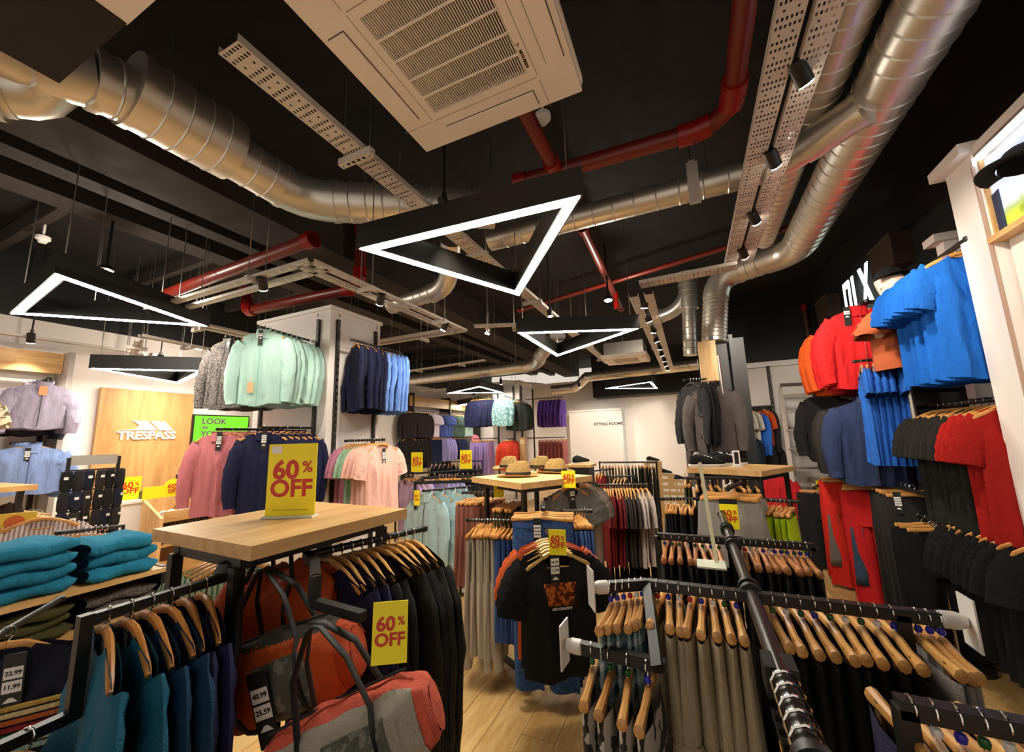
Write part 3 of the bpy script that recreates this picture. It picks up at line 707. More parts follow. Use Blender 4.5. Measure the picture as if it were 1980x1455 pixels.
def collar_mesh(r=.07, h=.05, d=.05, zs=-.065):
    k = ('col', r, h, d, zs)
    if k in GM: return GM[k]
    m = MB(); n = 18; rows = []
    for j, (rr, zz, o_) in enumerate(((1.08, -.035, 0), (1.0, 0, 0), (.95, h, .003), (.9, h, -.003), (.92, .0, -.004))):
        rows.append([(r*rr*math.cos(2*PI*q/n), d*rr*math.sin(2*PI*q/n)*.8, zs+zz-(.03 if math.sin(2*PI*q/n) > .3 else 0)*(1 if j < 2 else .8)) for q in range(n)])
    m.grid(rows, True); GM[k] = m.mesh('collar'); return GM[k]
def zip_mesh(L, d, zs=-.065, off=.012):
    k = ('zip', L, d, zs)
    if k in GM: return GM[k]
    m = MB()
    P = [(0, d*(.5+.5*smooth01(v*3.5))+.006+.004*v+off*v, (zs-.03)*(1-v)+(zs-L+.01)*v) for v in [i/8 for i in range(9)]]
    m.tube(P, .004, 6); GM[k] = m.mesh('zip'); return GM[k]
def rail(name, pts, label, cat='clothes rail', r=.012, mat=BLACK, group=None, ends=True):
    """a single tube rail; first point is the base"""
    o0 = Vector(pts[0]); t = thing(name, label, cat, tuple(o0), 0, group)
    MB().tube([Vector(p)-o0 for p in pts], r, 10).obj('tube', mat, t)
    if ends:
        for p in (pts[0], pts[-1]):
            q = Vector(p)-o0; MB().lathe([(0, r*1.3), (r*1.3, r*.8), (r*1.3, -r*.8), (0, -r*1.3)], tuple(q), 10).obj('end_cap', mat, t)
    return t
def sign(loc, rz, w, h, label, size=None, tilt=0, base=False, holder=None, grp='yellow sale signs', txt=True):
    """yellow card with 60% OFF in red; faces local -Y"""
    t = thing('sale_sign', label, 'sign', loc, rz, grp); t.rotation_euler = (tilt, 0, rz)
    MB().box((0, 0, h/2), (w, .003, h)).obj('card', YEL, t, False)
    if txt:
        u = w/.21
        text('number', '60', .108*u, SIGNRED, t, (-.027*u, -.0024, h*.63), (PI/2, 0, 0), .0035*u, ext=.0004, sx=1.05)
        text('percent', '%', .066*u, SIGNRED, t, (.066*u, -.0024, h*.67), (PI/2, 0, 0), .0012*u, ext=.0004)
        text('word', 'OFF', .098*u, SIGNRED, t, (.0, -.0024, h*.38), (PI/2, 0, 0), .003*u, ext=.0004, sx=1.05)
    if base:
        MB().box((0, .0, .004), (w+.006, .05, .008)).obj('stand', GLASSY, t, False)
        MB().box((-w*.33, -.0024, h*.92), (w*.2, .001, h*.1)).obj('sticker', CARD, t, False)
        MB().box((0, -.0024, h*.1), (w*.7, .0005, .004)).obj('small_print', paint('cbb40c', .5), t, False)
    if holder:
        MB().tube([(0, .004, h*.5), (0, .004, h+holder)], .003, 6).obj('holder', STEEL, t)
    return t
# ================================================================== meshes shared by the rows
JK = [top_mesh(.212, .70, .042, 'long', .58, fold=.010, seed=s, vneck=.03) for s in (1, 2, 3)]
JKT = [top_mesh(.225, .70, .026, 'long', .58, fold=.012, seed=s, vneck=.03) for s in (4, 5, 6)]
TEE = [top_mesh(.225, .68, .028, 'short', fold=.012, seed=s) for s in (7, 8, 9)]
TEET = [top_mesh(.215, .70, .016, 'short', fold=.010, seed=s) for s in (10, 11, 12)]
HOOD = [top_mesh(.195, .74, .036, 'long', .56, fold=.008, seed=s, vneck=.05) for s in (13, 14)]
KIDS = [top_mesh(.21, .5, .04, 'long', .44, fold=.006, seed=s, vneck=.02, neck=.07) for s in (15, 16)]
TRO = [trouser_mesh(.2, 1.0, .022, s) for s in (1, 2, 3)]
TROS = [trouser_mesh(.19, .8, .018, s, split=.36) for s in (4, 5)]
SHO = [trouser_mesh(.2, .46, .02, s, split=.55, legs=.16, flare=1.5) for s in (6, 7, 8)]
LONGJ = [top_mesh(.25, .92, .04, 'long', .62, fold=.010, seed=s, vneck=.02, neck=.09) for s in (17, 18)]
COLL = collar_mesh(); COLS = collar_mesh(.075, .03, .045)
DARKZ = paint('2a2522', .5)
# ------------------------------------------------------------------ near white column
MINT = fabric('b2d6ca'); SPECK = fabric('8c8480', '3a3533', 'heather', scale=.6); PINKH = fabric('c8747a'); NAVY = fabric('1a1d3e'); NAVYD = fabric('14162c')
SKY = fabric('7fa9ee'); BLUSH = fabric('f0b9a8'); SAGE = fabric('9dbf9f'); MAUVE = fabric('c47f95')
p0 = at(598, 656, Y=2.88)
for pxx, lab, rows_ in ((505, 'upper black arm holding mint jackets on the near column', 0), (438, 'upper black arm holding speckled jackets on the near column', 1)):
    pe = at(pxx, 630 if rows_ == 0 else 648, Z=p0.z); x_ = p0.x if rows_ == 0 else pe.x
    rail('garment_rail', [(pe.x, pe.y, p0.z-.015), (pe.x if rows_ else p0.x, 2.87, p0.z-.015)], lab, 'rail')
    if rows_ == 0:
        row('jacket', 'jacket', JK, MINT, (pe.x, pe.y+.03, p0.z), (p0.x, 2.72, p0.z), 7, 'mint fleece jacket behind the foremost mint one on the column', 'mint fleece jackets on the column',
            'foremost mint green zip fleece with a brown swing tag, upper left of the column', face=(.45, -.9), collar=(COLL, MINT), zipc=(zip_mesh(.68, .045), paint('7fb3a2', .6)), tags=(0, .05, -.055, ('29.99',), 1.0))
        sw = MB().box((0, .066, -.6), (.055, .002, .1)).box((0, .066, -.53), (.003, .001, .07))
        FM = [o for o in COL.objects if o.get('label', '').startswith('foremost mint')][0]
        put('swing_tag', sw.mesh('swing_tag', False), paint('c9a373', .7), FM, (.06, 0, 0)); 
    else:
        row('jacket', 'jacket', JK, SPECK, (pe.x, pe.y+.03, p0.z), (pe.x+.02, 2.7, p0.z), 6, 'speckled grey knit jacket in the row left of the mint jackets', 'speckled jackets on the column',
            'foremost speckled grey knit jacket left of the mint fleeces', face=(.3, -.95), collar=(COLL, SPECK), zipc=(zip_mesh(.68, .045), paint('4a4441', .6)), tags=(-.05, .05, -.055, ('34.99',), 1.0))
p0 = at(596, 826, Y=2.88)
for k, (pxx, pyy, mt, lab, gr, fl) in enumerate(((506, 833, NAVY, 'navy crew sweater behind the foremost navy one on the column', 'navy sweaters on the column', 'foremost navy crew sweater left of the big yellow sign'),
                                  (420, 836, PINKH, 'dusty pink hoodie behind the foremost pink one on the column', 'dusty pink hoodies on the column', 'foremost dusty pink hoodie below the speckled jackets'))):
    pe = at(pxx, pyy, Y=2.34-.1*k); pe.z = p0.z; xb = pe.x+.02
    rail('garment_rail', [(pe.x, pe.y, p0.z-.015), (xb, 2.87, p0.z-.015)], 'lower black arm holding %s on the near column' % ('navy sweaters', 'pink hoodies')[k], 'rail')
    row('hoodie' if k else 'sweater', 'hoodie' if k else 'sweater', HOOD, mt, (pe.x, pe.y+.03, p0.z), (xb, 2.7, p0.z), 6, lab, gr, fl, tags=(-.02, .045, -.05, ('25.99', '19.99'), 1.15), collar=(COLS, mt), face=(.5, -.87))
# right face of the column
zc = at(700, 660, X=-3.12).z
rail('garment_rail', [(-3.12, 2.92, zc-.015), (-3.12, 3.72, zc-.015), (-3.4, 3.72, zc-.015)], 'upper black rail holding navy and sky blue tops on the column', 'rail')
row('top', 'top', JKT, None, (-3.12, 2.97, zc), (-3.12, 3.32, zc), 7, 'navy long-sleeved top left of the sky blue tops on the column', 'navy tops on the column', mats=[NAVY, NAVYD], face=(-.5, -.87), jit=3)
row('top', 'top', JKT, None, (-3.12, 3.37, zc), (-3.1, 3.64, zc), 6, 'sky blue long-sleeved top on the right side of the near column', 'sky blue tops on the column', mats=[SKY], face=(-.45, -.9), jit=4)
p0 = at(738, 848, X=-2.9)
rail('garment_rail', [(-2.87, p0.y, p0.z-.015), (-3.4, p0.y, p0.z-.015)], 'lower black arm holding pastel t-shirts on the column', 'rail')
row('t_shirt', 't-shirt', TEE, BLUSH, (-2.9, p0.y, p0.z), (-3.06, p0.y, p0.z), 5, 'blush pink t-shirt behind the foremost blush one on the column', 'blush t-shirts on the column', 'foremost blush pink t-shirt right of the near column', tags=(.0, .03, -.11, ('12.99', '7.99'), 1.1))
row('t_shirt', 't-shirt', TEET, None, (-3.1, p0.y, p0.z), (-3.17, p0.y, p0.z), 3, 'sage green t-shirt between the blush and mauve ones on the column', 'sage t-shirts on the column', mats=[SAGE])
row('t_shirt', 't-shirt', TEET, None, (-3.22, p0.y, p0.z), (-3.33, p0.y, p0.z), 4, 'mauve t-shirt closest to the near column', 'mauve t-shirts on the column', mats=[MAUVE])

# ------------------------------------------------------------------ left wall bay
t = thing('wall_bay', 'white wall bay with oak fascia at the far left', 'wall bay', (-7.2, 1.2, 0))
MB().box((.17, -.1, 2.66), (.06, 1.9, .25)).obj('fascia', OAK, t, False)
MB().box((.17, .88, 1.4), (.34, .05, 2.8)).obj('side_panel', paint('b5aaa2', .6), t, False)
MB().box((.03, .8, 1.3), (.04, .04, 2.4)).obj('upright', BLACK, t, False); MB().box((.03, -.2, 1.3), (.04, .04, 2.4)).obj('upright', BLACK, t, False)
MB().box((.2, .3, 2.42), (.03, 1.0, .03)).obj('cross_rail', STEEL, t, False)
MB().box((.02, .2, 1.95), (.02, 1.2, .06)).obj('back_rail', BLACK, t, False)
LILAC = fabric('9c93a6'); PERI = fabric('8ea6da'); LEO = fabric('d8c7a6', '6b5540', 'camo')
pa = at(88, 733, X=-6.55)
rail('garment_rail', [(-6.5, pa.y, pa.z-.015), (-7.1, pa.y, pa.z-.015)], 'black wall arm holding lilac fleeces at the far left', 'rail')
row('fleece_jacket', 'jacket', KIDS, LILAC, (-6.55, pa.y, pa.z), (-6.85, pa.y, pa.z), 4, 'lilac grey fleece behind the foremost lilac one at the far left', 'lilac fleeces on the left wall', 'foremost lilac grey zip fleece with orange swing tag under the oak fascia', face=(.95, -.3), zipc=(zip_mesh(.48, .04), DARKZ), collar=(COLL, LILAC), hw=.17)
o = [o for o in COL.objects if o.get('label', '').startswith('foremost lilac')][0]
put('swing_tag', MB().box((.0, .055, -.14), (.06, .002, .1)).mesh('swing_tag', False), paint('d98a58', .6), o)
row('fleece_jacket', 'jacket', KIDS, fabric('3a3740'), (-6.88, pa.y, pa.z-.06), (-7.05, pa.y, pa.z-.06), 3, 'charcoal fleece peeking out below the lilac fleeces', 'charcoal fleeces on the left wall', face=(1, 0), hw=.17)
pa = at(64, 853, X=-6.5)
rail('garment_rail', [(-6.45, pa.y, pa.z-.015), (-7.1, pa.y, pa.z-.015)], 'black wall arm holding periwinkle fleeces at the far left', 'rail')
row('fleece_jacket', 'jacket', [top_mesh(.25, .5, .045, 'long', .46, fold=.008, seed=21, vneck=.02)], PERI, (-6.5, pa.y, pa.z), (-6.8, pa.y, pa.z), 4, 'periwinkle fleece behind the foremost periwinkle one on the left wall', 'periwinkle fleeces on the left wall', 'foremost periwinkle blue zip fleece above the wooden shelf', face=(.9, -.44), zipc=(zip_mesh(.48, .045), paint('3a4b7a', .5)), collar=(COLL, PERI), tags=(.02, .05, -.08, ('19.99', '9.99'), 1.0))
pa = at(-95, 742, X=-5.6)
rail('garment_rail', [(-5.5, pa.y, pa.z-.015), (-7.1, pa.y, pa.z-.015)], 'black arm holding leopard print tops at the left picture edge', 'rail')
row('leopard_top', 'top', TEE, LEO, (-5.6, pa.y, pa.z), (-5.8, pa.y, pa.z), 3, 'beige leopard print top cut off by the left picture edge', 'leopard print tops', face=(1, -.1))
row('fleece_jacket', 'jacket', KIDS, fabric('23304a'), (-6.95, pa.y+.35, 1.85), (-7.08, pa.y+.35, 1.85), 3, 'dark navy fleece on the back rail of the far left bay', 'dark navy fleeces', face=(1, 0))
# low table with caps in front of the bay
ptc = at(74, 938, Z=1.3)
t = thing('display_table', 'oak topped two-tier display table at the left picture edge', 'table', (ptc.x-.5, ptc.y-.5, 0))
MB().box((.0, 0, 1.28), (1.0, 1.0, .045)).obj('table_top', OAK, t, False); MB().box((.05, 0, 1.02), (1.1, 1.15, .04)).obj('shelf', OAK, t, False)
for sx in (-1, 1):
    for sy in (-1, 1): MB().box((sx*.42, sy*.42, .63), (.04, .04, 1.26)).obj('leg', BLACK, t, False)
def cap(loc, mat, label, rz=0, sc_=1.0, grp='caps on the low table'):
    t = thing('baseball_cap', label, 'cap', loc, rz, grp)
    m = MB(); n = 20; rows = []
    for j in range(7):
        a = j/6*PI/2; rows.append([(.088*math.cos(a)*math.cos(2*PI*q/n)*sc_, .1*math.cos(a)*math.sin(2*PI*q/n)*sc_, (.105*math.sin(a)**.9)*sc_) for q in range(n)])
    m.grid(rows, True); m.obj('crown', mat, t)
    m = MB(); rows = []
    for j in range(5):
        r_ = .09+.018*j; rows.append([(math.sin(a)*(r_ if j < 4 else r_)*.95*sc_, -(.095+.02*j*max(0, math.cos(a)))*math.cos(a)**.6*sc_ if math.cos(a) > 0 else 0, (.006-.004*j*j*.2-.02*abs(math.sin(a))**3+.012)*sc_) for a in [(-.5+q/12)*PI*.98 for q in range(13)]])
    m.grid(rows); o_ = m.obj('peak', mat, t)
    sd = o_.modifiers.new('thick', 'SOLIDIFY'); sd.thickness = .004
    MB().lathe([(0, .012), (.008, .008), (.009, 0)], (0, 0, .102*sc_), 10).obj('button', mat, t)
    return t
for k, (dx, dy, c) in enumerate(((.25, -.05, '33291f'), (.3, .18, 'e8e0d2'), (.3, .4, '3a2c22'))):
    cap((ptc.x-.5+dx, ptc.y-.5+dy, 1.042), fabric(c), ('dark brown cap at the left end of the lower table shelf', 'cream cap in the middle of the lower table shelf', 'dark cap at the right end of the lower table shelf')[k], 1.2+.4*k)
STR = fabric('e9d9d4', 'a48a86', 'stripe')
row('striped_top', 'top', TEET, STR, at(62, 985, X=-4.7), at(85, 988, X=-4.5), 4, 'pale pink striped top hanging below the low table', 'striped tops below the low table', face=(.8, -.6))
t = thing('gift_pack', 'yellow card pack with an orange emblem on the low table', 'pack', at(25, 1035, X=-4.6)); t.rotation_euler = (0, 0, 1.1)
MB().box((0, 0, .08), (.2, .02, .15)).obj('card', paint('d9b13a', .5), t, False); MB().lathe([(0, .006), (.05, .004), (.05, 0)], (0, 0, 0), 20, 1, 1).obj('emblem', paint('c05a20', .5), t, loc=(0, -.011, .09), rot=(PI/2, 0, 0))

# ------------------------------------------------------------------ wooden logo panel
XP = -7.1
ya, yb = at(197, 748, X=XP), at(376.5, 764, X=XP)
t = thing('logo_board', 'tall oak panel with raised white TRESPASS logo on left wall', 'logo panel', (XP, (ya.y+yb.y)/2, 0))
W = yb.y-ya.y; zt = (ya.z+yb.z)/2
MB().box((-.03, 0, zt/2+.2), (.06, W, zt-.4)).obj('panel', wood('cf9d62', 'ad7b44', 1.4, .5, 'Z'), t, False)
c = at(286, 843, X=XP+.02); yc = c.y-(ya.y+yb.y)/2
tx = text('lettering', 'TRESPASS', .15, WHITE, t, (.012, yc, c.z), (PI/2, 0, PI/2), .0035, ext=.01, sx=1)
wd = max(v.co.x for v in tx.data.vertices)-min(v.co.x for v in tx.data.vertices)
want = at(341, 850, X=XP).y-at(230, 838, X=XP).y; tx.scale = (want/wd,)*2+(1,)
u = want/112
def lp(x, y): return (yc+(x-286)*u, c.z-(y-843)*u)
for poly in ([(232, 832), (258, 812+1), (255, 811), (284, 811), (303, 832)], [(288, 808), (317, 808), (336, 830), (308, 830)]):
    poly = [(236, 830), (262, 827), (268, 820), (262, 813), (254, 808), (283, 808), (303, 830)] if poly[0][0] == 232 else poly
    MB().prism([lp(*q) for q in poly], .002, .018, 'YZ').obj('emblem_chevron', WHITE, t, False)
# ------------------------------------------------------------------ green screen
XS = -7.08; s0 = at(375, 794, X=XS)
t = thing('digital_screen', 'tall green advert screen with purple lettering right of logo panel', 'screen', (XS, s0.y+.42, 0))
MB().box((0, 0, 1.35), (.05, .86, 1.52)).obj('bezel', BLACK, t, False)
MB().box((.027, 0, 1.78), (.003, .82, .62)).obj('green_field', emit((.18, .72, .02), .9), t, False)
MB().box((.027, 0, 1.32), (.003, .82, .3)).obj('sky_picture', emit((.2, .45, .8), .7), t, False)
MB().box((.027, 0, .9), (.003, .82, .54)).obj('dark_picture', emit((.02, .03, .05), .5), t, False)
for k, (s, sz, z) in enumerate((('LOOK', .13, 2.0), ('LIKE', .05, 1.9), ("YOU'RE", .12, 1.8), ('READY', .1, 1.7), ('FOR', .06, 1.61), ('ADVENTURE', .07, 1.53))):
    text('lettering', s, sz, paint('6a1f6a', .5), t, (.031, -.31, z), (PI/2, 0, PI/2), .002, 'LEFT', .0003)
# ------------------------------------------------------------------ till counter, wooden bin, sock stand
t = thing('till_counter', 'white till counter below the logo panel', 'counter', (-6.62, 2.95, 0))
MB().box((0, 0, .47), (.6, .95, .94)).obj('counter_body', WHITE, t, False); MB().box((0, 0, .955), (.64, 1.0, .035)).obj('counter_top', WHITE, t, False)
t = thing('card_printer', 'dark grey receipt printer on the white till counter', 'printer', (-6.42, 2.86, .973))
MB().prism([(-.15, 0), (.15, 0), (.15, .05), (.08, .09), (-.15, .09)], -.14, .14, 'YZ').obj('case', paint('2e2e32', .4), t, False)
MB().box((.141, 0, .045), (.004, .2, .008)).obj('paper_slot', BLK2, t, False)
MB().tube([(.06, .16, .03), (.2, .18, .0), (.34, .1, -.1), (.34, .0, -.22), (.3, -.1, -.26)], .006, 6).obj('cable', BLK2, t)
t = thing('till_monitor', 'black till monitor seen behind the printer', 'monitor', (-6.7, 3.4, .973))
MB().box((0, 0, .14), (.03, .36, .22)).obj('display', BLK2, t, False); MB().box((0, 0, .02), (.12, .16, .03)).obj('foot', BLACK, t, False)
t = thing('leaflet_box', 'white leaflet box on the till counter', 'box', (-6.7, 2.72, .973)); MB().box((0, 0, .08), (.06, .18, .16)).obj('body', CARD, t, False); MB().box((.032, 0, .08), (.002, .14, .1)).obj('print', paint('b8a89c', .6), t, False)
t = thing('bin_display', 'oak dump bin with insoles and yellow sale header', 'display bin', (-5.95, 2.95, 0))
MB().prism([(-.25, 0), (.2, 0), (.2, .78), (-.25, .98)], -.3, -.27).obj('side_panel', OAKZ, t, False, rot=(0, 0, 0))
MB().prism([(-.25, 0), (.2, 0), (.2, .78), (-.25, .98)], .27, .3).obj('side_panel', OAKZ, t, False)
MB().box((-.24, 0, .49), (.02, .56, .98)).obj('back_panel', OAKZ, t, False)
for z in (.1, .46, .74): MB().box((-.02, 0, z), (.44, .54, .025)).obj('shelf', OAK, t, False)
MB().box((.195, 0, .8), (.015, .54, .1)).obj('front_lip', OAK, t, False); MB().box((.195, 0, .2), (.015, .54, .18)).obj('front_lip', OAK, t, False)
h = MB().box((-.24, 0, 1.05), (.008, .62, .15)).obj('header', YEL, t, False); MB().lathe([(.0, .004), (.1, .004), (.1, -.004), (0, -.004)], (0, 0, 0), 24).obj('header_badge', YEL, h, loc=(-.24, 0, 1.1), rot=(0, PI/2, 0))
text('lettering', '60%', .075, SIGNRED, h, (-.233, 0, 1.11), (PI/2, 0, PI/2), .002); text('lettering', 'OFF', .065, SIGNRED, h, (-.233, 0, 1.05), (PI/2, 0, PI/2), .002)
ins = MB(); ins.box((0, 0, 0), (.03, .07, .17)); insm = ins.mesh('insole', False); crd = MB().box((.017, 0, -.05), (.003, .06, .05)).mesh('card', False)
for k in range(6):
    o = put('insole_pack', insm, fabric('4a443c'), None, (-5.83, 2.95-.23+.09*k, .62), (0, -.35, 0), 'dark insole pack on the lower bin shelf, %s from left' % ORD[k], 'insole', 'insole packs in the lower bin'); put('card', crd, CARD, o)
    o = put('sock_roll', MB().lathe([(0, .05), (.04, .04), (.045, 0), (.04, -.03), (0, -.035)], n=14).mesh('roll'), fabric('e2ded4'), None, (-5.9, 2.95-.22+.088*k, .8), (.3, .4*k, 0), 'cream sock roll in the top tray of the oak bin, %s from left' % ORD[k], 'socks', 'sock rolls in the bin'); MB().box((.03, 0, .01), (.02, .03, .03)).obj('paper_band', CARD, o)
t = thing('sock_stand', 'black wire sock stand left of the till counter', 'stand', (-5.7, 2.0, 0))
for s in (-.19, .19): MB().box((0, s, .78), (.025, .025, 1.5)).obj('post', BLACK, t, False)
MB().box((0, 0, 1.5), (.01, .36, .1)).obj('header_plate', paint('9a938b', .5), t, False); MB().box((0, 0, .02), (.4, .45, .03)).obj('base', BLACK, t, False)
for z in (1.4, 1.2, 1.0, .8): MB().box((0, 0, z), (.015, .38, .015)).obj('crossbar', BLACK, t, False)
sk = MB(); sk.grid([[(.02*math.cos(2*PI*q/8)*w_, .03*math.sin(2*PI*q/8)*w_, z) for q in range(8)] for w_, z in ((.5, 0), (1.3, -.01), (1.5, -.09), (1.4, -.17), (.9, -.205))], True); skm = sk.mesh('sock'); lbm = MB().box((.031, 0, -.07), (.004, .03, .025)).mesh('label_card', False)
for r_ in range(4):
    for c_ in range(6):
        o = put('sock_pack', skm, fabric(('191818', '222024', '1c2030', '2a2626')[(r_+c_) % 4]), None, (-5.66+.02*(c_ % 2), 2.0-.2+.08*c_, 1.4-.2*r_), (0, 0, .2*(c_-2)), 'dark sock pack, %s from left in the %s row of the wire stand' % (ORD[c_], ('top', 'second', 'third', 'bottom')[r_]), 'socks', 'sock packs on the wire stand')
        if (r_*7+c_*3) % 4 < 3: put('label_card', lbm, CARD, o)
sign((-6.45, 2.62, .973), PI/2-.1, .2, .28, 'yellow sale sign standing on the till counter beside the sock stand')
sign((-6.75, 3.55, 1.0), PI/2, .2, .28, 'yellow sale sign standing behind the till printer')

# ------------------------------------------------------------------ shelf unit with folded sweaters
def folded(a, b, c, seed, layers=1):
    k = ('fold', a, b, c, seed)
    if k in GM: return GM[k]
    R = random.Random(seed); m = MB(); n = 22; ny = 9; ph = R.uniform(0, 6)
    for l in range(layers):
        rows = []
        for j in range(ny+1):
            t_ = -1+2*j/ny; e = (1-abs(t_)**6)**.5 if abs(t_) < 1 else .0
            rows.append([((a*(1 if math.cos(q_) > 0 else -1)*abs(math.cos(q_))**.45)*(.9+.1*e) + .006*math.sin(t_*4+ph+l), t_*b+.006*math.sin(q_*2+l), c/layers*(l+.5) + (c/layers*.56)*(1 if math.sin(q_) > 0 else -1)*abs(math.sin(q_))**.75*(.55+.45*e) + .006*math.sin(t_*5+math.cos(q_)*3+ph)) for q_ in [2*PI*q/n for q in range(n)]])
        m.grid(rows, True)
    GM[k] = m.mesh('folded'); return GM[k]
XF = -2.78; SH = [.935, .735, .52, .3]
t = thing('shelf_unit', 'low oak shelf unit with black ends holding folded sweaters', 'shelf unit', (XF, 1.0, 0))
for z in SH: MB().box((-.19, .0, z-.012), (.4, .66, .024)).obj('shelf', OAK, t, False)
for y in (-.33, .33): MB().box((-.19, y, .47), (.36, .025, .94)).obj('end_frame', BLACK, t, False)
MB().box((-.38, 0, .5), (.02, .66, .9)).obj('back_panel', BLACK, t, False)
TEAL = fabric('2382a2'); OLIVE = fabric('4a4422'); GREYF = fabric('6b625c', '4a423e', 'heather', scale=.7); MAROON = fabric('54281f')
def stack(y, z, n, mat, lab, grp, c=.052, b_=.15):
    zz = z
    for k in range(n):
        h_ = c*random.uniform(.9, 1.1); put('folded_sweater', folded(.17, b_, c, k % 4), mat, None, (XF-.17+random.uniform(-.012, .012), y+random.uniform(-.008, .008), zz), (0, 0, random.uniform(-.04, .04)), lab % ('bottom', 'second', 'third', 'fourth', 'top')[k if k < n-1 else 4], 'sweater', grp); zz += c*.9
stack(.83, SH[0], 4, TEAL, 'folded teal sweater, %s of the taller left pile', 'folded teal sweaters', .066, .145)
stack(1.15, SH[0], 3, TEAL, 'folded teal sweater, %s of the shorter right pile', 'folded teal sweaters', .07, .14)
stack(.83, SH[1], 3, OLIVE, 'folded olive sweater, %s of its pile under the teal ones', 'folded olive sweaters', .05, .15)
stack(1.16, SH[1], 3, GREYF, 'folded grey heather sweater, %s of its pile', 'folded grey sweaters', .045, .14)
stack(.95, SH[2], 3, MAROON, 'folded maroon sweater, %s of its pile on the low shelf', 'folded maroon sweaters', .05, .15)
oh0, oh1 = at(152, 1018, X=-3.3), at(206, 1016, X=-3.3)
for k in range(6):
    o = put('orange_hanger', hanger_mesh('top', .05), paint('d98a3a', .4), None, oh0.lerp(oh1, k/5), (0, 0, .1), 'orange wooden hanger above the teal piles, %s from left' % ORD[k], 'hanger', 'hangers behind the teal piles'); put('hook', hook_mesh(), CHROME, o)
rail('garment_rail', [oh0+V(0, -.08, -.02), oh1+V(0, .08, -.02), V(oh1.x, oh1.y+.08, .02)], 'black bar behind the folded teal sweaters', 'rail')
# ================================================================== mid floor: hat table rack (turned about 30 degrees)
def frame_rack(name, label, base, rz, w, d, h, cat='clothes rack', top=None, r=.03):
    t = thing(name, label, cat, base, rz)
    for sx in (-1, 1):
        for sy in (-1, 1): MB().box((sx*w/2, sy*d/2, h/2), (r, r, h)).obj('leg', BLACK, t, False)
        MB().box((sx*w/2, 0, h-.02), (r, d, r)).obj('top_rail', BLACK, t, False); MB().box((sx*w/2, 0, .06), (r, d, r)).obj('foot_rail', BLACK, t, False)
    for sy in (-1, 1): MB().box((0, sy*d/2, h-.02), (w, r, r)).obj('top_rail', BLACK, t, False)
    if top: MB().box((0, 0, h+.021), (top[0], top[1], .042)).obj('table_top', OAK, t, False)
    return t
def arm(label, p, q, r=.012, foot=False):
    P = [tuple(p), tuple(q)]
    t = rail('garment_rail', P, label, 'rail', r)
    if foot:
        for z in (p, q): MB().tube([(z[0]-p[0], z[1]-p[1], z[2]-p[2]), (z[0]-p[0], z[1]-p[1], -p[2]+.01)], r, 8).obj('post', BLACK, t)
    return t
HC = V(-1.18, 2.93, 0); A59 = math.radians(59)
frame_rack('hat_table', 'oak topped black rack carrying straw hats in the middle aisle', tuple(HC), A59, .5, .5, 1.256, 'table', (.67, .68))
def fedora(loc, label, rz=0, c='c9a76a'):
    t = thing('straw_hat', label, 'hat', loc, rz, 'straw hats'); mt = fabric(c, 'a8854c', 'heather', scale=.8)
    m = MB(); n = 28; rows = []
    prof = [(.155, .012), (.15, .004), (.12, .002), (.095, .006), (.09, .012), (.086, .05), (.078, .09), (.066, .112), (.045, .116), (.02, .1), (.0, .098)]
    for r_, z in prof:
        rows.append([(r_*1.12*math.cos(2*PI*q/n), r_*.92*math.sin(2*PI*q/n)*(1 if z < .06 else .86+.14*abs(math.sin(2*PI*q/n))), z + (.012*math.cos(4*PI*q/n)*-1 if r_ > .14 else 0) - (.02*(math.cos(2*PI*q/n) < -.3)*(z > .08))) for q in range(n)])
    m.grid(rows, True); m.obj('crown_and_brim', mt, t)
    MB().lathe([(.093, .012), (.0915, .03), (.09, .034)], n=28, sx=1.1, sy=.94).obj('ribbon', paint('1c1512', .7), t)
for (x_, y_, l, a_) in ((1002, 921, 'straw hat with black ribbon at the front left of the table', .2), (984, 905, 'straw hat at the back left corner of the table', 1.0), (1044, 906, 'straw hat at the back right of the table, half hidden', .5), (1074, 914, 'straw hat with dark ribbon at the front right of the table', -.3)):
    fedora(at(x_, y_, Z=1.3), l, a_)
BLK = fabric('121110'); BLKW = fabric('17151a'); ORG = fabric('d8622a'); CORAL = fabric('d8705c'); DEN = fabric('3c5f92', '2c4a78', 'heather', scale=.5); DEN2 = fabric('44619a'); BEI = fabric('c3b7a2'); SALM = fabric('b0705f', '8e5648', 'stripe', scale=.35); OLV = fabric('5a5138'); GRY = fabric('7d7d78'); TAUPE = fabric('b09d90')
# t-shirts on the front arm
bt = top_mesh(.2, .60, .02, 'short', .17, fold=.01, seed=30); a = at(1076, 1047, Y=2.1); b_ = a+V(-.13, .24, 0)
arm('black arm in front of the hat table holding the black t-shirts', a+V(.02, -.04, -.015), b_+V(-.03, .06, -.015))
r_ = row('t_shirt', 't-shirt', [bt], None, a, b_, 6, 'black or orange t-shirt behind the printed one at the hat table', 't-shirts on the front arm', 'black t-shirt with an orange chest print before the hat table', mats=[BLK, BLKW, BLKW, ORG, CORAL, ORG], tags=(.02, .022, -.045, ('24.99', '11.99'), 1.25), hw=.17, hmat=wood('e8c27a', 'd0a050', 4, .4, 'X'))
for o, l in zip(r_[1:], ('plain black t-shirt directly behind the orange print one', 'dark t-shirt third on the front arm of the hat table', 'orange t-shirt behind the black ones at the hat table', 'coral t-shirt behind the orange one at the hat table', 'last orange t-shirt on the front arm')): o['label'] = l
pr = MB(); rows = []
for j in range(7): rows.append([(-.085+.17*i/8, .024+.012*math.sin(i*.7+1)*.2+.004+.006*j/6, -.20-.11*j/6) for i in range(9)])
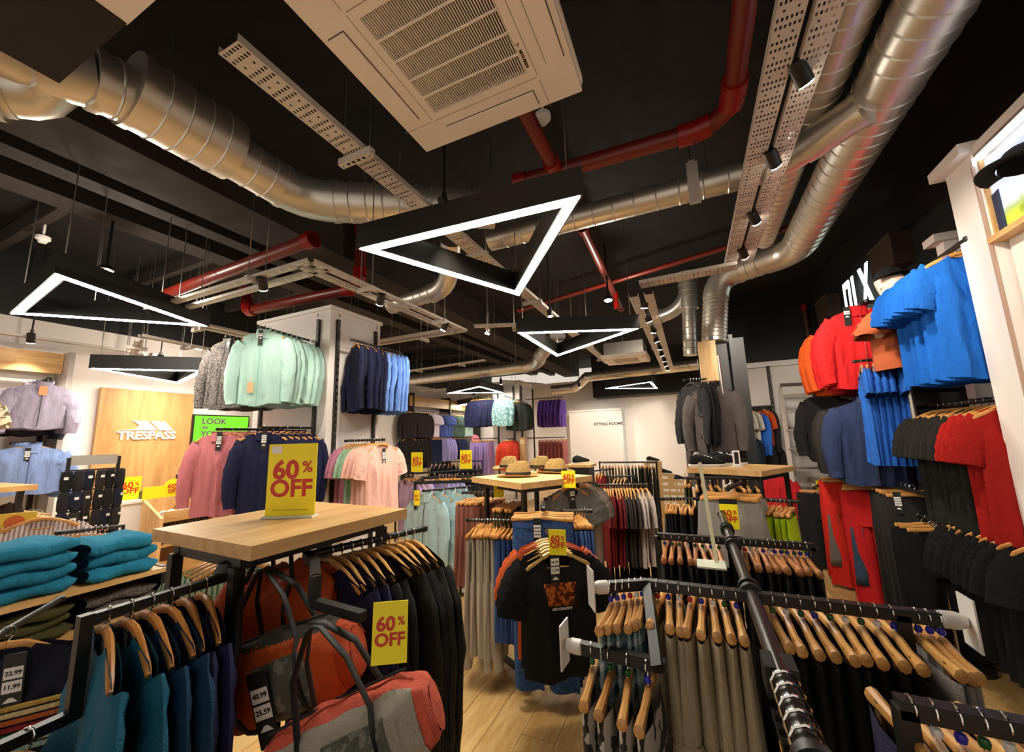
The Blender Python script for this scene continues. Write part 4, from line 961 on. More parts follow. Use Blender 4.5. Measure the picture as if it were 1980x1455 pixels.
pr.grid(rows); ob = pr.obj('chest_print', fabric('cc6a22', '5a2410', 'cow', scale=1.6), r_[0], label='orange chest print'); sd = ob.modifiers.new('t', 'SOLIDIFY'); sd.thickness = .002
text('lettering', 'GEOGRAPHY', .018, CARD, r_[0], (-.005, .038, -.322), (PI/2, 0, PI), .0003, ext=.0004)
sg = at(1079, 1074, Y=2.03); sign(tuple(sg), .15, .088, .125, 'yellow sale sign clipped on the printed black t-shirt', txt=True)
# jeans
a = at(1048, 978, Y=2.42); arm('black arm holding jeans below the straw hats', a+V(.02, -.04, -.015), a+V(-.09, .32, -.015))
row('jeans', 'jeans', [trouser_mesh(.19, .95, .025, 41)], DEN, a, a+V(-.05, .16, 0), 4, 'blue jeans behind the foremost pair at the hat table', 'jeans at the hat table', 'foremost blue jeans clipped below the straw hats', 'bar', hw=.2, tags=(.03, .03, -.08, ('39.99', '24.99'), 1.2), band=(band_mesh(.19, .025), fabric('34548a')))
# beige and blue shorts in edge-on rows
a, b_ = at(916, 1003, Y=2.55), at(960, 1003, Y=2.6); b_.z = a.z
arm('black arm holding beige and blue trousers left of the jeans', a+V(-.05, 0, -.015), at(990, 1003, Y=2.62)+V(0, 0, -.015))
row('trousers', 'trousers', [trouser_mesh(.17, .8, .018, 42, split=.4), trouser_mesh(.17, .72, .018, 43, split=.4)], BEI, a, b_, 9, 'beige trousers hanging edge-on left of the jeans', 'beige trousers left of the jeans', hanger='bar', hw=.17, lod=0)
a = b_+V(.03, 0, 0); row('trousers', 'trousers', [trouser_mesh(.17, .62, .018, 44, split=.4)], DEN2, a, a+V(.12, .02, 0), 5, 'slate blue trousers hanging edge-on beside the beige ones', 'slate blue trousers left of the jeans', hanger='bar', hw=.17)
a, b_ = at(903, 950, Y=3.05), at(958, 950, Y=3.05)
arm('black arm holding salmon trousers left of the hat table', a+V(-.04, 0, -.015), b_+V(.04, 0, -.015))
row('trousers', 'trousers', [trouser_mesh(.18, .62, .02, 45, split=.4)], SALM, a, b_, 8, 'salmon striped trousers left of the hat table', 'salmon trousers', hanger='bar', hw=.17, lod=1)
a, b_ = at(973, 958, Y=2.8), at(1000, 958, Y=2.8)
row('trousers', 'trousers', [trouser_mesh(.18, .85, .02, 46)], OLV, a, b_, 5, 'olive trousers under the left edge of the hat table', 'olive trousers', hanger='bar', hw=.17, lod=1)
a, b_ = at(1097, 985, Y=2.65), at(1130, 982, Y=2.7); b_.z = a.z
arm('black arm holding denim shorts right of the jeans', a+V(-.04, 0, -.015), b_+V(.04, 0, -.015))
row('shorts', 'shorts', [trouser_mesh(.19, .42, .02, 47, split=.55, legs=.17, flare=2), trouser_mesh(.19, .4, .02, 48, split=.55, legs=.17, flare=2)], DEN2, a, b_, 7, 'blue denim shorts hanging right of the jeans', 'denim shorts right of the jeans', hanger='bar', hw=.17)
a = at(1100, 928, Y=2.95); arm('black arm holding grey polo shirts right of the straw hats', a+V(0, -.05, -.015), a+V(.08, .3, -.015))
row('polo_shirt', 'polo shirt', [top_mesh(.19, .62, .025, 'short', .16, seed=33)], None, a, a+V(.05, .2, 0), 6, 'grey or taupe polo shirt right of the straw hats', 'polo shirts at the hat table', 'foremost grey polo shirt right of the straw hats', mats=[GRY, GRY, GRY, TAUPE, TAUPE, GRY], face=(.75, -.6), hw=.17, tags=(0, .03, -.05, ('14.99',), 1.2))
sign(tuple(at(1100, 944, Y=2.8)), .1, .1, .12, 'yellow sale sign below the right corner of the hat table', holder=.1)
sign(tuple(at(965, 962, Y=2.75)), .9, .08, .14, 'narrow yellow sale sign hanging by the salmon trousers', txt=False)
# ------------------------------------------------------------------ pale blue fleeces and neighbours
PBLUE = fabric('b5d3d6'); LAV = fabric('a6a2d8'); LAVP = fabric('c6a8c6'); COAL = fabric('1d1a1b')
a = at(826, 946, Y=3.45); RK = frame_rack('clothes_rack', 'black rack with low plinth holding the pale blue fleeces', (-2.55, 4.05, 0), .5, .9, .55, 1.16)
arm('black arm holding pale blue fleeces', a+V(-.02, -.04, -.015), a+V(.3, .4, -.015))
row('fleece_jacket', 'jacket', JK, PBLUE, a, a+V(.22, .32, 0), 4, 'pale blue fleece behind the foremost pale blue one', 'pale blue fleeces in the mid aisle', 'foremost pale blue zip fleece beside the near table', zipc=(zip_mesh(.68, .045), paint('3f4a52', .5)), collar=(COLL, PBLUE), face=(-.15, -1), tags=(.12, .05, -.06, ('27.99',), 1))
sign(tuple(at(806, 978, Y=3.38)), .0, .07, .15, 'narrow yellow sale sign on the pale blue fleeces')
a = at(850, 918, Y=4.15); row('t_shirt', 't-shirt', TEE, LAV, a, a+V(.16, .1, 0), 6, 'lavender blue t-shirt behind the pale blue fleeces', 'lavender t-shirts', face=(-.5, -1), lod=1, hw=.18)
a = at(786, 918, Y=4.1); row('t_shirt', 't-shirt', TEE, LAVP, a, a+V(.18, .12, 0), 5, 'lilac pink t-shirt left of the lavender ones', 'lilac t-shirts', face=(-.5, -1), lod=1, hw=.18)
row('t_shirt', 't-shirt', TEE, fabric('e4e0d4'), a+V(.2, .2, 0), a+V(.3, .3, 0), 3, 'cream t-shirt between the lilac and lavender ones', 'cream t-shirts', face=(-.5, -1), lod=1, hw=.18)
a = at(884, 916, Y=4.4); row('jacket', 'jacket', [LONGJ[0]], COAL, a, a+V(.3, .16, 0), 6, 'long black jacket right of the lavender t-shirts', 'long black jackets mid aisle', face=(-.5, -1), lod=1, hw=.18)
arm('long black rail above the lavender t-shirts', at(772, 916, Y=4.15)+V(-.05, 0, -.015), at(930, 906, Y=4.6)+V(0, 0, -.015), foot=True)
sign(tuple(at(806, 913, Y=4.22)), .1, .17, .25, 'yellow sale sign standing left above the lavender rail'); sign(tuple(at(901, 907, Y=4.5)), .1, .17, .24, 'yellow sale sign standing in front of the lavender trousers')
a, b_ = at(835, 893, Y=6.2), at(925, 893, Y=6.6); b_.z = a.z
arm('black rail of navy tops behind the two sale signs', a+V(-.08, 0, -.015), b_+V(.08, 0, -.015), foot=True)
row('top', 'top', JKT, NAVYD, a, b_, 12, 'dark navy top on the rail behind the two sale signs', 'dark navy tops behind the signs', lod=1, hw=.18)
t = thing('base_plinth', 'low black plinth with white strip under the pale blue fleeces', 'plinth', (-2.2, 4.05, 0), .5); MB().box((0, 0, .05), (.55, .5, .05)).obj('board', BLACK, t, False); MB().box((0, -.25, .06), (.5, .01, .04)).obj('strip', CARD, t, False)
t = thing('carrier_bag', 'small frosted white bag on the floor under the fleeces', 'bag', (-2.72, 3.75, .0), .3)
MB().prism([(-.09, 0), (.09, 0), (.1, .3), (-.1, .3)], -.05, .05).obj('body', paint('e6dbd2', .4), t, False); MB().tube(arc((-.06, 0, .3), (0, 0, .42), (.06, 0, .3)), .005, 6).obj('handle', paint('e6dbd2', .4), t)
# ------------------------------------------------------------------ dark red rack
DRED = fabric('6e1416'); CHAR = fabric('3b3330'); GREIGE = fabric('b5a79f'); DBRN = fabric('231a17')
a = at(1168, 936, Y=4.2)
arm('black rail of the dark red tops rack', a+V(-.06, 0, -.015), a+V(.42, .12, -.015), foot=True)
row('t_shirt', 't-shirt', TEET, DRED, a, a+V(.13, .04, 0), 6, 'dark red t-shirt on the rack right of the hat table', 'dark red t-shirts', lod=0, hw=.18)
row('t_shirt', 't-shirt', TEET, CHAR, a+V(.16, .05, 0), a+V(.27, .08, 0), 5, 'charcoal brown t-shirt beside the dark red ones', 'charcoal t-shirts', lod=0, hw=.18)
row('t_shirt', 't-shirt', TEET, GREIGE, a+V(.31, .09, 0), a+V(.4, .12, 0), 3, 'greige t-shirt at the aisle end of the dark red rack', 'greige t-shirts', lod=0, hw=.18)
row('trousers', 'trousers', TROS, None, a+V(0, .12, -.6), a+V(.4, .22, -.6), 9, 'dark trousers on the lower tier of the dark red rack', 'dark lower tier trousers', hanger=None, mats=[fabric('3a0f10'), DBRN, DBRN])
arm('low black rail under the dark red tops', a+V(-.04, .12, -.615), a+V(.44, .22, -.615), foot=True)
a, b_ = at(1112, 915, Y=5.5), at(1150, 915, Y=5.6); b_.z = a.z
arm('black rail of dark jackets behind the polo shirts', a+V(-.1, 0, -.015), at(1185, 905, Y=5.7)+V(0, 0, -.015), foot=True)
row('jacket', 'jacket', LONGJ, COAL, a, b_, 8, 'dark jacket on the rail behind the polo shirts', 'dark jackets behind the polos', lod=1, hw=.18)
a, b_ = at(1155, 910, Y=5.7), at(1165, 910, Y=5.7); row('t_shirt', 't-shirt', TEET, fabric('a02a30'), a, b_, 3, 'red t-shirt at the end of the dark jackets rail', 'red t-shirts mid back', lod=1, hw=.17)
a, b_ = at(1165, 893, Y=6.6), at(1262, 888, Y=6.7); b_.z = a.z
arm('far pale rail holding tan and black trousers', a+V(-.05, 0, -.015), b_+V(.05, 0, -.015), .014, True)
row('trousers', 'trousers', TROS, fabric('8a7350'), a, a.lerp(b_, .45), 8, 'tan trousers on the far pale rail', 'tan trousers far rail', hanger='bar', lod=1, hw=.17)
row('trousers', 'trousers', TRO, fabric('24211c'), a.lerp(b_, .52), b_, 8, 'black waxed trousers on the far pale rail', 'black waxed trousers far rail', hanger='bar', lod=1, hw=.17)
a, b_ = at(1188, 920, Y=5.6), at(1210, 918, Y=5.6); row('jacket', 'jacket', JKT, CHAR, a, b_, 4, 'brown jacket between the dark and waxed garments', 'brown jackets mid back', lod=1, hw=.17)
arm('black rail of brown jackets at the aisle', a+V(-.1, 0, -.015), b_+V(.1, 0, -.015), foot=True)
def shoe(loc, rz, mat, label, grp, s=1.0):
    t = thing('shoe', label, 'shoe', loc, rz, grp); m = MB(); n = 16; rows = []
    for k, (x, w_, h, zc) in enumerate(((-.13, .012, .02, .03), (-.12, .032, .075, .035), (-.07, .036, .09, .04), (-.02, .037, .085, .035), (.04, .043, .06, .03), (.09, .045, .045, .025), (.13, .036, .035, .02), (.15, .012, .015, .02))):
        rows.append([(x*s, w_*math.cos(2*PI*q/n)*s, max(.012, zc+h*.55*math.sin(2*PI*q/n)+.01)*s) for q in range(n)])
    m.grid(rows, True); m.obj('upper', mat, t)
    sl = [(x*s, y*s) for x, y in ((-.135, -.02), (-.12, -.035), (.04, -.044), (.1, -.046), (.145, -.025), (.155, 0), (.145, .025), (.1, .046), (.04, .044), (-.12, .035), (-.135, .02))]
    MB().prism(sl, 0, .018*s, 'XY').obj('sole', paint('d8d2c6', .6), t, False)
    for k in range(3): MB().tube([((-.0+.025*k)*s, -.022*s, (.088-.008*k)*s), ((-.0+.025*k)*s, .022*s, (.088-.008*k)*s)], .003*s, 6).obj('lace', CARD, t)
    return t
# shoe boxes in stacks with shoes on top
bx = MB().box((0, 0, .055), (.32, .2, .11)).mesh('box_body', False); lid = MB().box((0, 0, .1), (.326, .206, .03)).mesh('lid', False); lb = MB().box((0, -.1015, .05), (.1, .002, .05)).mesh('label_panel', False)
KRAFT = paint('c9a46c', .7); SHOEB = fabric('1c1b1c')
for k, (x_, n_) in enumerate(((1270, 9), (1292, 7), (1306, 6), (1320, 6))):
    p = at(x_, 985, Y=8.4)
    for j in range(n_):
        o = put('shoe_box', bx, KRAFT, None, (p.x, 8.4, .002+.117*j), (0, 0, random.uniform(-.03, .03)), 'kraft shoe box, %s up in the %s stack from left' % (ORD[j], ('first', 'second', 'third', 'fourth')[k]), 'box', 'shoe boxes at the back'); put('lid', lid, KRAFT, o); put('label_panel', lb, CARD, o)
    shoe((p.x, 8.38, .117*n_+.004), -.5, SHOEB, 'dark shoe on top of the %s shoe box stack' % ('first', 'second', 'third', 'fourth')[k], 'shoes on the box stacks')
shoe(tuple(at(1123, 897, Z=1.28)), 1.2, SHOEB, 'dark boot displayed above the dark jackets rail', 'shoes mid aisle', 1.0)
t = thing('pedestal', 'small dark pedestal under the displayed boot', 'pedestal', tuple(at(1123, 897, Z=1.28).xy)+(0,)); MB().box((0, 0, .635), (.25, .25, 1.27)).obj('column', BLACK, t, False); MB().box((0, 0, 1.262), (.3, .3, .03)).obj('plate', OAK, t, False)

# ------------------------------------------------------------------ shoe table, shorts, black jackets tower
TC = V(.36, 3.95, 0); AN = math.radians(-30)
frame_rack('shoe_table', 'oak topped black rack with black shoes right of the aisle', tuple(TC), AN, .5, .5, 1.256, 'table', (.6, .66))
for (x_, y_, l, a_) in ((1365, 902, 'black slip-on shoe at the left front of the oak table', .2), (1412, 899, 'black slip-on shoe at the right of the oak table', .5), (1392, 893, 'black shoe at the back of the oak table', .9), (1348, 893, 'pale grey shoe at the left back of the oak table', 1.6)):
    shoe(tuple(at(x_, y_, Z=1.3)), a_, SHOEB if 'black' in l else fabric('8a877e'), l, 'shoes on the oak table', 1.05)
t = thing('price_card', 'white price card with black print on the shoe table', 'sign', (TC.x-.02, TC.y+.02, 1.299), .3); MB().box((0, 0, .07), (.06, .004, .13)).obj('card', CARD, t, False); MB().box((0, -.003, .07), (.035, .001, .1)).obj('print', TAGB, t, False); MB().box((0, 0, .004), (.08, .05, .008)).obj('stand', GLASSY, t, False)
BSH = fabric('15141a'); GSH = fabric('8d8781'); LIME = fabric('b9d21a')
a, b_ = at(1288, 962, Y=3.35), at(1338, 962, Y=3.35); b_.z = a.z
arm('black arm holding black shorts left of the grey shorts', a+V(-.03, 0, -.015), b_+V(.1, .1, -.015))
row('shorts', 'shorts', [SHO[0]], BSH, a, b_, 9, 'black shorts hanging edge-on before the shoe table', 'black shorts', hanger='bar', lod=1, hw=.15)
a = at(1405, 940, Y=3.0); arm('black arm holding grey shorts in front of the shoe table', a+V(0, -.05, -.015), a+V(.12, .35, -.015))
row('shorts', 'shorts', [trouser_mesh(.185, .4, .025, 51, split=.5, legs=.17, flare=2)], GSH, a, a+V(.05, .2, 0), 4, 'grey shorts behind the foremost grey pair', 'grey shorts', 'foremost taupe grey shorts with a sale sign', 'bar', hw=.17, tags=(.01, .03, -.09, ('29.99', '14.99'), 1.2), face=(-.1, -1))
sg = at(1413, 1024, Y=2.85); t = sign(tuple(sg), 0, .1, .15, 'yellow sale sign with black header on the grey shorts'); MB().box((0, 0, .165), (.1, .004, .03)).obj('header', BLACK, t, False)
a, b_ = at(1476, 962, Y=3.25), at(1526, 966, Y=3.2); b_.z = a.z
arm('black arm holding lime shorts right of the grey shorts', a+V(-.06, 0, -.015), b_+V(.06, 0, -.015))
row('shorts', 'shorts', [trouser_mesh(.17, .4, .024, 52, split=.6, legs=.17, flare=2)], LIME, a, b_, 7, 'lime yellow shorts hanging edge-on behind the trouser rack', 'lime shorts', hanger='bar', lod=1, hw=.15)
arm('upper black rail across the shoe table rack', at(1330, 925, Y=3.6)+V(0, 0, 0), at(1470, 925, Y=3.6), foot=True)
row('trousers', 'trousers', TROS, BSH, at(1345, 924, Y=3.62), at(1460, 924, Y=3.62), 9, 'black trousers under the shoe table top', 'black trousers under shoe table', hanger='bar', lod=1, hw=.15)
row('trousers', 'trousers', [TROS[0]], fabric('3d4a2c'), at(1324, 916, Y=3.7), at(1332, 916, Y=3.7), 2, 'dark green trousers at the left of the shoe table', 'dark green trousers', hanger='bar', lod=1, hw=.15)
# tower with black jackets and the wooden box
t = thing('display_tower', 'tall black slotted display tower with oak box on top', 'display tower', (.42, 5.1, 0))
for dx, dy in ((-.1, 0), (.1, .02), (.2, .3)): MB().box((dx, dy, 1.36), (.04, .03, 2.72)).obj('upright', BLACK, t, False)
MB().box((.1, .2, 1.36), (.3, .03, 2.7)).obj('back_panel', BLACK, t, False)
pb0, pb1 = at(1349, 662, Y=4.95), at(1391, 736, Y=4.95)
MB().box(((pb0.x+pb1.x)/2-.42, -.06, (pb0.z+pb1.z)/2), (pb1.x-pb0.x, .2, pb0.z-pb1.z)).obj('oak_box', OAKZ, t, False)
rail('silver_pole', [at(1389, 690, Y=4.7), at(1414, 880, Y=4.7)], 'slim silver pole in front of the black jackets', 'pole', .012, STEEL)
JBK = fabric('1e1c1d'); JGR = fabric('4b4340')
a = at(1372, 738, Y=4.75); row('jacket', 'jacket', JK, None, a, a+V(.02, .2, 0), 4, 'grey brown jacket below the oak box', 'jackets below the oak box', 'foremost grey brown jacket below the oak box', mats=[JGR, JBK, JGR, JBK], hanger='black', face=(-.3, -1), collar=(COLL, JBK), zipc=(zip_mesh(.68, .045), DARKZ))
arm('black arm below the oak box', a+V(0, -.04, -.015), a+V(.03, .3, -.015))
a = at(1334, 732, Y=4.9); row('jacket', 'jacket', JKT, JBK, a, a+V(.12, .04, 0), 5, 'black shirt on the upper left arm of the tower', 'black shirts on the tower', hanger='black', face=(-1, -.5))
row('trousers', 'trousers', TROS, JGR, a+V(-.02, -.04, -.32), a+V(.12, 0, -.32), 5, 'grey brown trousers below the black shirts on the tower', 'grey brown trousers on the tower', hanger='black', face=(-1, -.5))
arm('black left arm of the display tower', a+V(-.06, 0, -.015), a+V(.22, .06, -.015)); arm('lower black left arm of the display tower', a+V(-.06, -.04, -.335), a+V(.22, .02, -.335))

# ------------------------------------------------------------------ far column and back left wall
def far_row(name, cat, meshes, mats, pa, pb, Y, n, label, grp, hw=.18, face=None, Yb=None, hanger='wood'):
    a, b_ = at(*pa, Y=Y), at(*pb, Y=Yb or Y); b_.z = a.z
    rail('garment_rail', [a+V(0, 0, -.015), b_+V(0, 0, -.015)], 'black rail holding every ' + label, 'rail', ends=False)
    e = V(-3.92, 9.6, a.z-.015) if pa[0] > 1012 else V(max(-4.65, min(b_.x, -3.97)), 9.19, a.z-.015)
    rail('garment_rail', [b_+V(0, 0, -.015), e], 'bracket for every ' + label, 'rail', ends=False)
    return row(name, cat, meshes, None, a, b_, n, label, grp, lod=1, hw=hw, mats=mats, face=face, hanger=hanger)
MINTP = fabric('b8dcd8', '6a9ea4', 'camo'); PURP = fabric('7a52b8'); ROSE = fabric('c87878'); LAVT = fabric('b79ed8'); ORR = fabric('d5402a')
far_row('jacket', 'jacket', JK, [NAVY], (915, 770), (945, 772), 8.9, 6, 'navy jacket on the upper left of the far column', 'navy jackets far column', face=(-.3, -1))
far_row('shirt', 'shirt', JK, [MINTP], (973, 764), (985, 766), 8.6, 2, 'patterned mint shirt on the far column', 'mint shirts far column', face=(-.1, -1), Yb=9.1)
far_row('jacket', 'jacket', JK, [fabric('3a4240')], (1000, 772), (1008, 774), 8.7, 4, 'dark grey jacket right of the mint shirt', 'dark grey jackets far column', face=(-.1, -1), Yb=9.1)
far_row('jacket', 'jacket', JK, [ORR], (980, 848), (990, 848), 8.6, 3, 'orange red jacket on the lower far column', 'orange red jackets far column', face=(-.1, -1), Yb=9.1)
far_row('trousers', 'trousers', TROS, [LAVT], (916, 848), (948, 848), 8.8, 7, 'lavender trousers on the lower left of the far column', 'lavender trousers far column', hanger='bar')
far_row('jacket', 'jacket', JKT, [PURP], (1046, 770), (1088, 768), 9.6, 7, 'purple jacket on the right side of the far column', 'purple jackets far column')
far_row('trousers', 'trousers', TROS, [ROSE], (1046, 846), (1092, 846), 9.6, 7, 'rose trousers on the lower right of the far column', 'rose trousers far column', hanger='bar')
t = thing('oak_totem', 'pale oak panel beside the orange red jackets', 'panel', tuple(at(1011, 880, Y=8.7).xy)+(0,)); MB().box((0, 0, .8), (.14, .05, 1.6)).obj('board', OAKZ, t, False); MB().box((0, -.027, 1.5), (.1, .004, .1)).obj('plate', paint('e8d9a0', .5), t, False)
def wall_row(px0, px1, py, mats, meshes, n, label, grp, nm='top', X=-6.85):
    a, b_ = at(px0, py, X=X), at(px1, py, X=X); b_.z = a.z
    row(nm, nm.replace('_', '-') if nm == 't_shirt' else nm, meshes, None, a, b_, n, label, grp, lod=1, hw=.18, mats=mats, face=(.75, -.66))
for py, l in ((792, 'upper'), (843, 'lower')):
    a, b_ = at(782, py, X=-6.85), at(930, py, X=-6.85); rail('garment_rail', [(a.x, a.y, a.z-.015), (a.x, 12.4, a.z-.015)], '%s black rail on the back left wall' % l, 'rail', ends=False)
zu = at(782, 792, X=-6.85).z; zl = at(782, 843, X=-6.85).z
yy = lambda px: at(px, 800, X=-6.85).y
for (x0, x1, z_, c, n, l, ms) in ((792, 818, zu, '2b2426', 6, 'dark brown jacket on the upper back left rail', JK), (824, 836, zu, 'e6dbe6', 4, 'white t-shirt on the upper back left rail', TEE), (846, 862, zu, '4a5a9a', 4, 'blue t-shirt on the upper back left rail', TEE), (870, 886, zu, '42554c', 5, 'dark green t-shirt on the upper back left rail', TEE), (890, 902, zu, '9db5ac', 4, 'pale green t-shirt on the upper back left rail', TEE),
                              (826, 842, zl, '1c2344', 5, 'navy trousers on the lower back left rail', TROS), (850, 862, zl, '9a94cc', 4, 'lavender top on the lower back left rail', JKT), (870, 884, zl, '1a2040', 5, 'navy top on the lower back left rail', JKT), (890, 896, zl, '43484c', 3, 'grey top on the lower back left rail', JKT), (902, 908, zl+.1, 'd97f8a', 3, 'pink t-shirt on the lower back left rail', TEE), (792, 812, zl, '211d1e', 4, 'black shirt at the near end of the lower back left rail', JKT)):
    row('top', 'top', ms, fabric(c), (-6.85, yy(x0), z_), (-6.85, yy(x1), z_), n, l, l.replace(' on the', 's on the'), lod=1, hw=.18, face=(.72, -.7))
for y_ in (8.6, 10.4, 12.3): struct('trim_bay_%d' % int(y_), MB().box((-7.0, y_, 1.45), (.4, .05, 2.9)), paint('2a2523', .6))
struct('trim_fascia', MB().box((-6.85, 10.4, 2.68), (.05, 3.8, .28)), OAK)
# ------------------------------------------------------------------ end wall of the right bay: board, garments, ladder
t = thing('blank_board', 'blank cream board fixed above the far clothes opening', 'board', (1.03, 7.95, 2.35)); MB().box((0, 0, 0), (.52, .03, .66)).obj('sheet', paint('e6d9cf', .6), t, False); MB().box((0, -.01, -.335), (.54, .03, .02)).obj('lower_rail', BLACK, t, False)
t = thing('slotted_wall_system', 'pair of black slotted uprights on the cream end wall', 'upright', (1.03, 7.96, 0))
for dx in (-.29, .29):
    u_ = MB().box((dx, 0, 1.36), (.05, .03, 2.7)).obj('upright', BLACK, t, False); s = MB()
    for k in range(24): s.box((dx, -.016, .9+.075*k), (.014, .002, .04))
    s.obj('slots', paint('6b645c', .7), u_, False)
MB().box((0, 0, 1.0), (.56, .02, 2.0)).obj('dark_backing', paint('1a1614', .8), t, False)
k = 0
for (px_, py_, c, ms, l) in ((1420, 790, 'd8602a', TEET, 'orange top at the left of the far opening'), (1430, 788, 'd9d2c4', TEET, 'cream top second from the left in the far opening'), (1441, 788, 'cfc8bc', TEET, 'pale grey top in the middle of the far opening'), (1450, 788, 'cbc4b8', TEET, 'pale top right of the middle in the far opening'), (1462, 792, '2f6fd0', JKT, 'bright blue top in the far opening'), (1474, 786, 'd8562a', TEET, 'orange top at the right of the far opening'), (1482, 788, '241f20', JKT, 'black top at the right end of the far opening')):
    row('top', 'top', ms, fabric(c), at(px_, py_, Y=7.75), at(px_, py_, Y=7.75), 1, l, 'tops in the far opening', face=(-.9, -.4), lod=1, hw=.16)
for (px_, py_, c, l) in ((1430, 838, 'a03038', 'dark red top low in the far opening'), (1440, 838, '24303a', 'slate top low in the far opening'), (1450, 838, '1d2430', 'dark navy top low in the far opening'), (1470, 845, '1a1818', 'black top low in the far opening'), (1485, 850, '201c1c', 'black top lowest right in the far opening')):
    row('top', 'top', LONGJ, fabric(c), at(px_, py_, Y=7.75), at(px_, py_, Y=7.75), 1, l, 'lower tops in the far opening', face=(-.9, -.4), lod=1, hw=.16)
for py_, l in ((792, 'upper'), (843, 'lower')): rail('garment_rail', [at(1415, py_, Y=7.75), at(1490, py_, Y=7.75)], '%s black rail in the far opening' % l, 'rail', ends=False)
row('hi_vis_top', 'top', KIDS, fabric('c8232a'), at(1497, 912, Y=6.6), at(1497, 912, Y=6.6), 1, 'small bright red top hanging left of the ladder', face=(0, -1), lod=1, hw=.12)
arm('short black rail left of the ladder', at(1470, 913, Y=6.6), at(1510, 913, Y=6.6), foot=True)
l0, l1 = at(1508, 748, Y=7.3), at(1545, 1035, Y=6.75); r0, r1 = at(1578, 745, Y=7.3), at(1625, 1030, Y=6.75)
t = thing('step_ladder', 'aluminium step ladder leaning beside the black jackets', 'ladder', tuple(l1)); AL = paint('b8aca0', .4, .6)
l1.z = r1.z = .01
r1.x = l1.x+(r0.x-l0.x)
t.location = l1
MB().bar(l0-l1, V(0, 0, 0), .06, .03, (0, 1, 0)).obj('stile', AL, t, False); MB().bar(r0-l1, r1-l1, .06, .03, (0, 1, 0)).obj('stile', AL, t, False)
for k in range(8):
    f = .06+.12*k; p = l0.lerp(l1, f)-l1; q = r0.lerp(r1, f)-l1; MB().bar(p, q, .09, .025).obj('tread', AL, t, False)
MB().tube([l0-l1+V(0, -.03, .02), r0-l1+V(0, -.03, .02)], .025, 10).obj('top_bar', paint('5a5048', .6), t)
# ================================================================== right wall
XR = 1.56
t = struct('wall_fin', MB().box((1.84, 2.96, 1.54), (.58, .23, 3.08)), CREAM)
MB().box((1.82, 2.96, 3.11), (.66, .3, .06)).obj('capping', CREAM, t, False); MB().box((1.548, 2.845, 1.5), (.012, .012, 3.0)).obj('edge_strip', paint('b89a86', .5), t, False)
f2 = at(1790, 430, X=1.85)
t = struct('wall_fin_far', MB().box((2.0, f2.y, 1.5), (.2, .1, 3.0)), CREAM); MB().box((1.97, f2.y, 3.03), (.26, .16, .06)).obj('capping', CREAM, t, False)
def wrail(y0, y1, z, label, x=XR):
    t = rail('garment_rail', [(x, y0, z-.018), (x, y1, z-.018)], label, 'rail', .016)
    for y in (y0+.05, y1-.05): MB().bar((0, y-y0, 0), (2.1-x, y-y0, 0), .02, .03).obj('bracket', BLACK, t, False)
    return t
BLU = fabric('1766c4'); BLU2 = fabric('2360b8'); REDJ = fabric('c8191c'); ORJ = fabric('d9551a'); REDT = fabric('a81610'); CHT = fabric('23211c'); BKT = fabric('121011'); NVJ = fabric('2a3658'); BKJ = fabric('191718'); 
wt = [top_mesh(.2, .76, .024, 'short', .2, fold=.015, seed=s, vneck=.05, slope=.42) for s in (60, 61, 62)]
z_ = 2.68; wrail(3.02, 3.9, z_, 'upper black rail holding the bright blue t-shirts')
row('t_shirt', 't-shirt', wt, BLU, (XR+.03, 3.14, z_), (XR+.03, 3.56, z_), 9, 'bright blue t-shirt behind the foremost blue one on the right wall', 'bright blue t-shirts', 'foremost bright blue t-shirt with a price tag, upper right', tags=(-.06, .03, -.03, ('24.99', '', '16.99'), 1.25), jit=7)
z_ = at(1600, 612, Y=4.6).z+.08; wrail(4.45, 5.75, z_, 'upper black rail holding the red and orange jackets')
wj = [top_mesh(.235, .74, .04, 'long', .58, fold=.012, seed=s, vneck=.03) for s in (63, 64)]
row('jacket', 'jacket', wj, REDJ, (XR-.03, 4.55, z_), (XR+.03, 5.05, z_), 6, 'bright red jacket behind the foremost red one on the right wall', 'bright red jackets', 'foremost bright red jacket left of the blue t-shirts', collar=(COLL, REDJ), zipc=(zip_mesh(.72, .04), paint('8a0f10', .5)), tags=(.1, .045, -.04, ('59.99',), 1.2), jit=8)
row('jacket', 'jacket', wj, ORJ, (XR-.0, 5.2, z_), (XR+.03, 5.65, z_), 5, 'orange jacket behind the foremost orange one on the right wall', 'orange jackets', 'foremost orange jacket left of the red jackets', collar=(COLL, ORJ), jit=8, zipc=(zip_mesh(.72, .04), DARKZ), tags=(.1, .045, -.04, ('59.99',), 1.2))
# arm with blue tops in front
a, b_ = at(1663, 695, Y=4.15), at(1735, 692, Y=4.1); b_.z = a.z
rail('garment_rail', [(a.x-.04, a.y, a.z-.015), (2.08, b_.y, a.z-.015)], 'black arm holding the cobalt tops in front of the red jackets', 'rail')
row('t_shirt', 't-shirt', [top_mesh(.19, .8, .024, 'short', .14, fold=.012, seed=65)], BLU2, a, b_, 7, 'cobalt blue top hanging edge-on on the projecting arm', 'cobalt tops on the projecting arm', hw=.16)
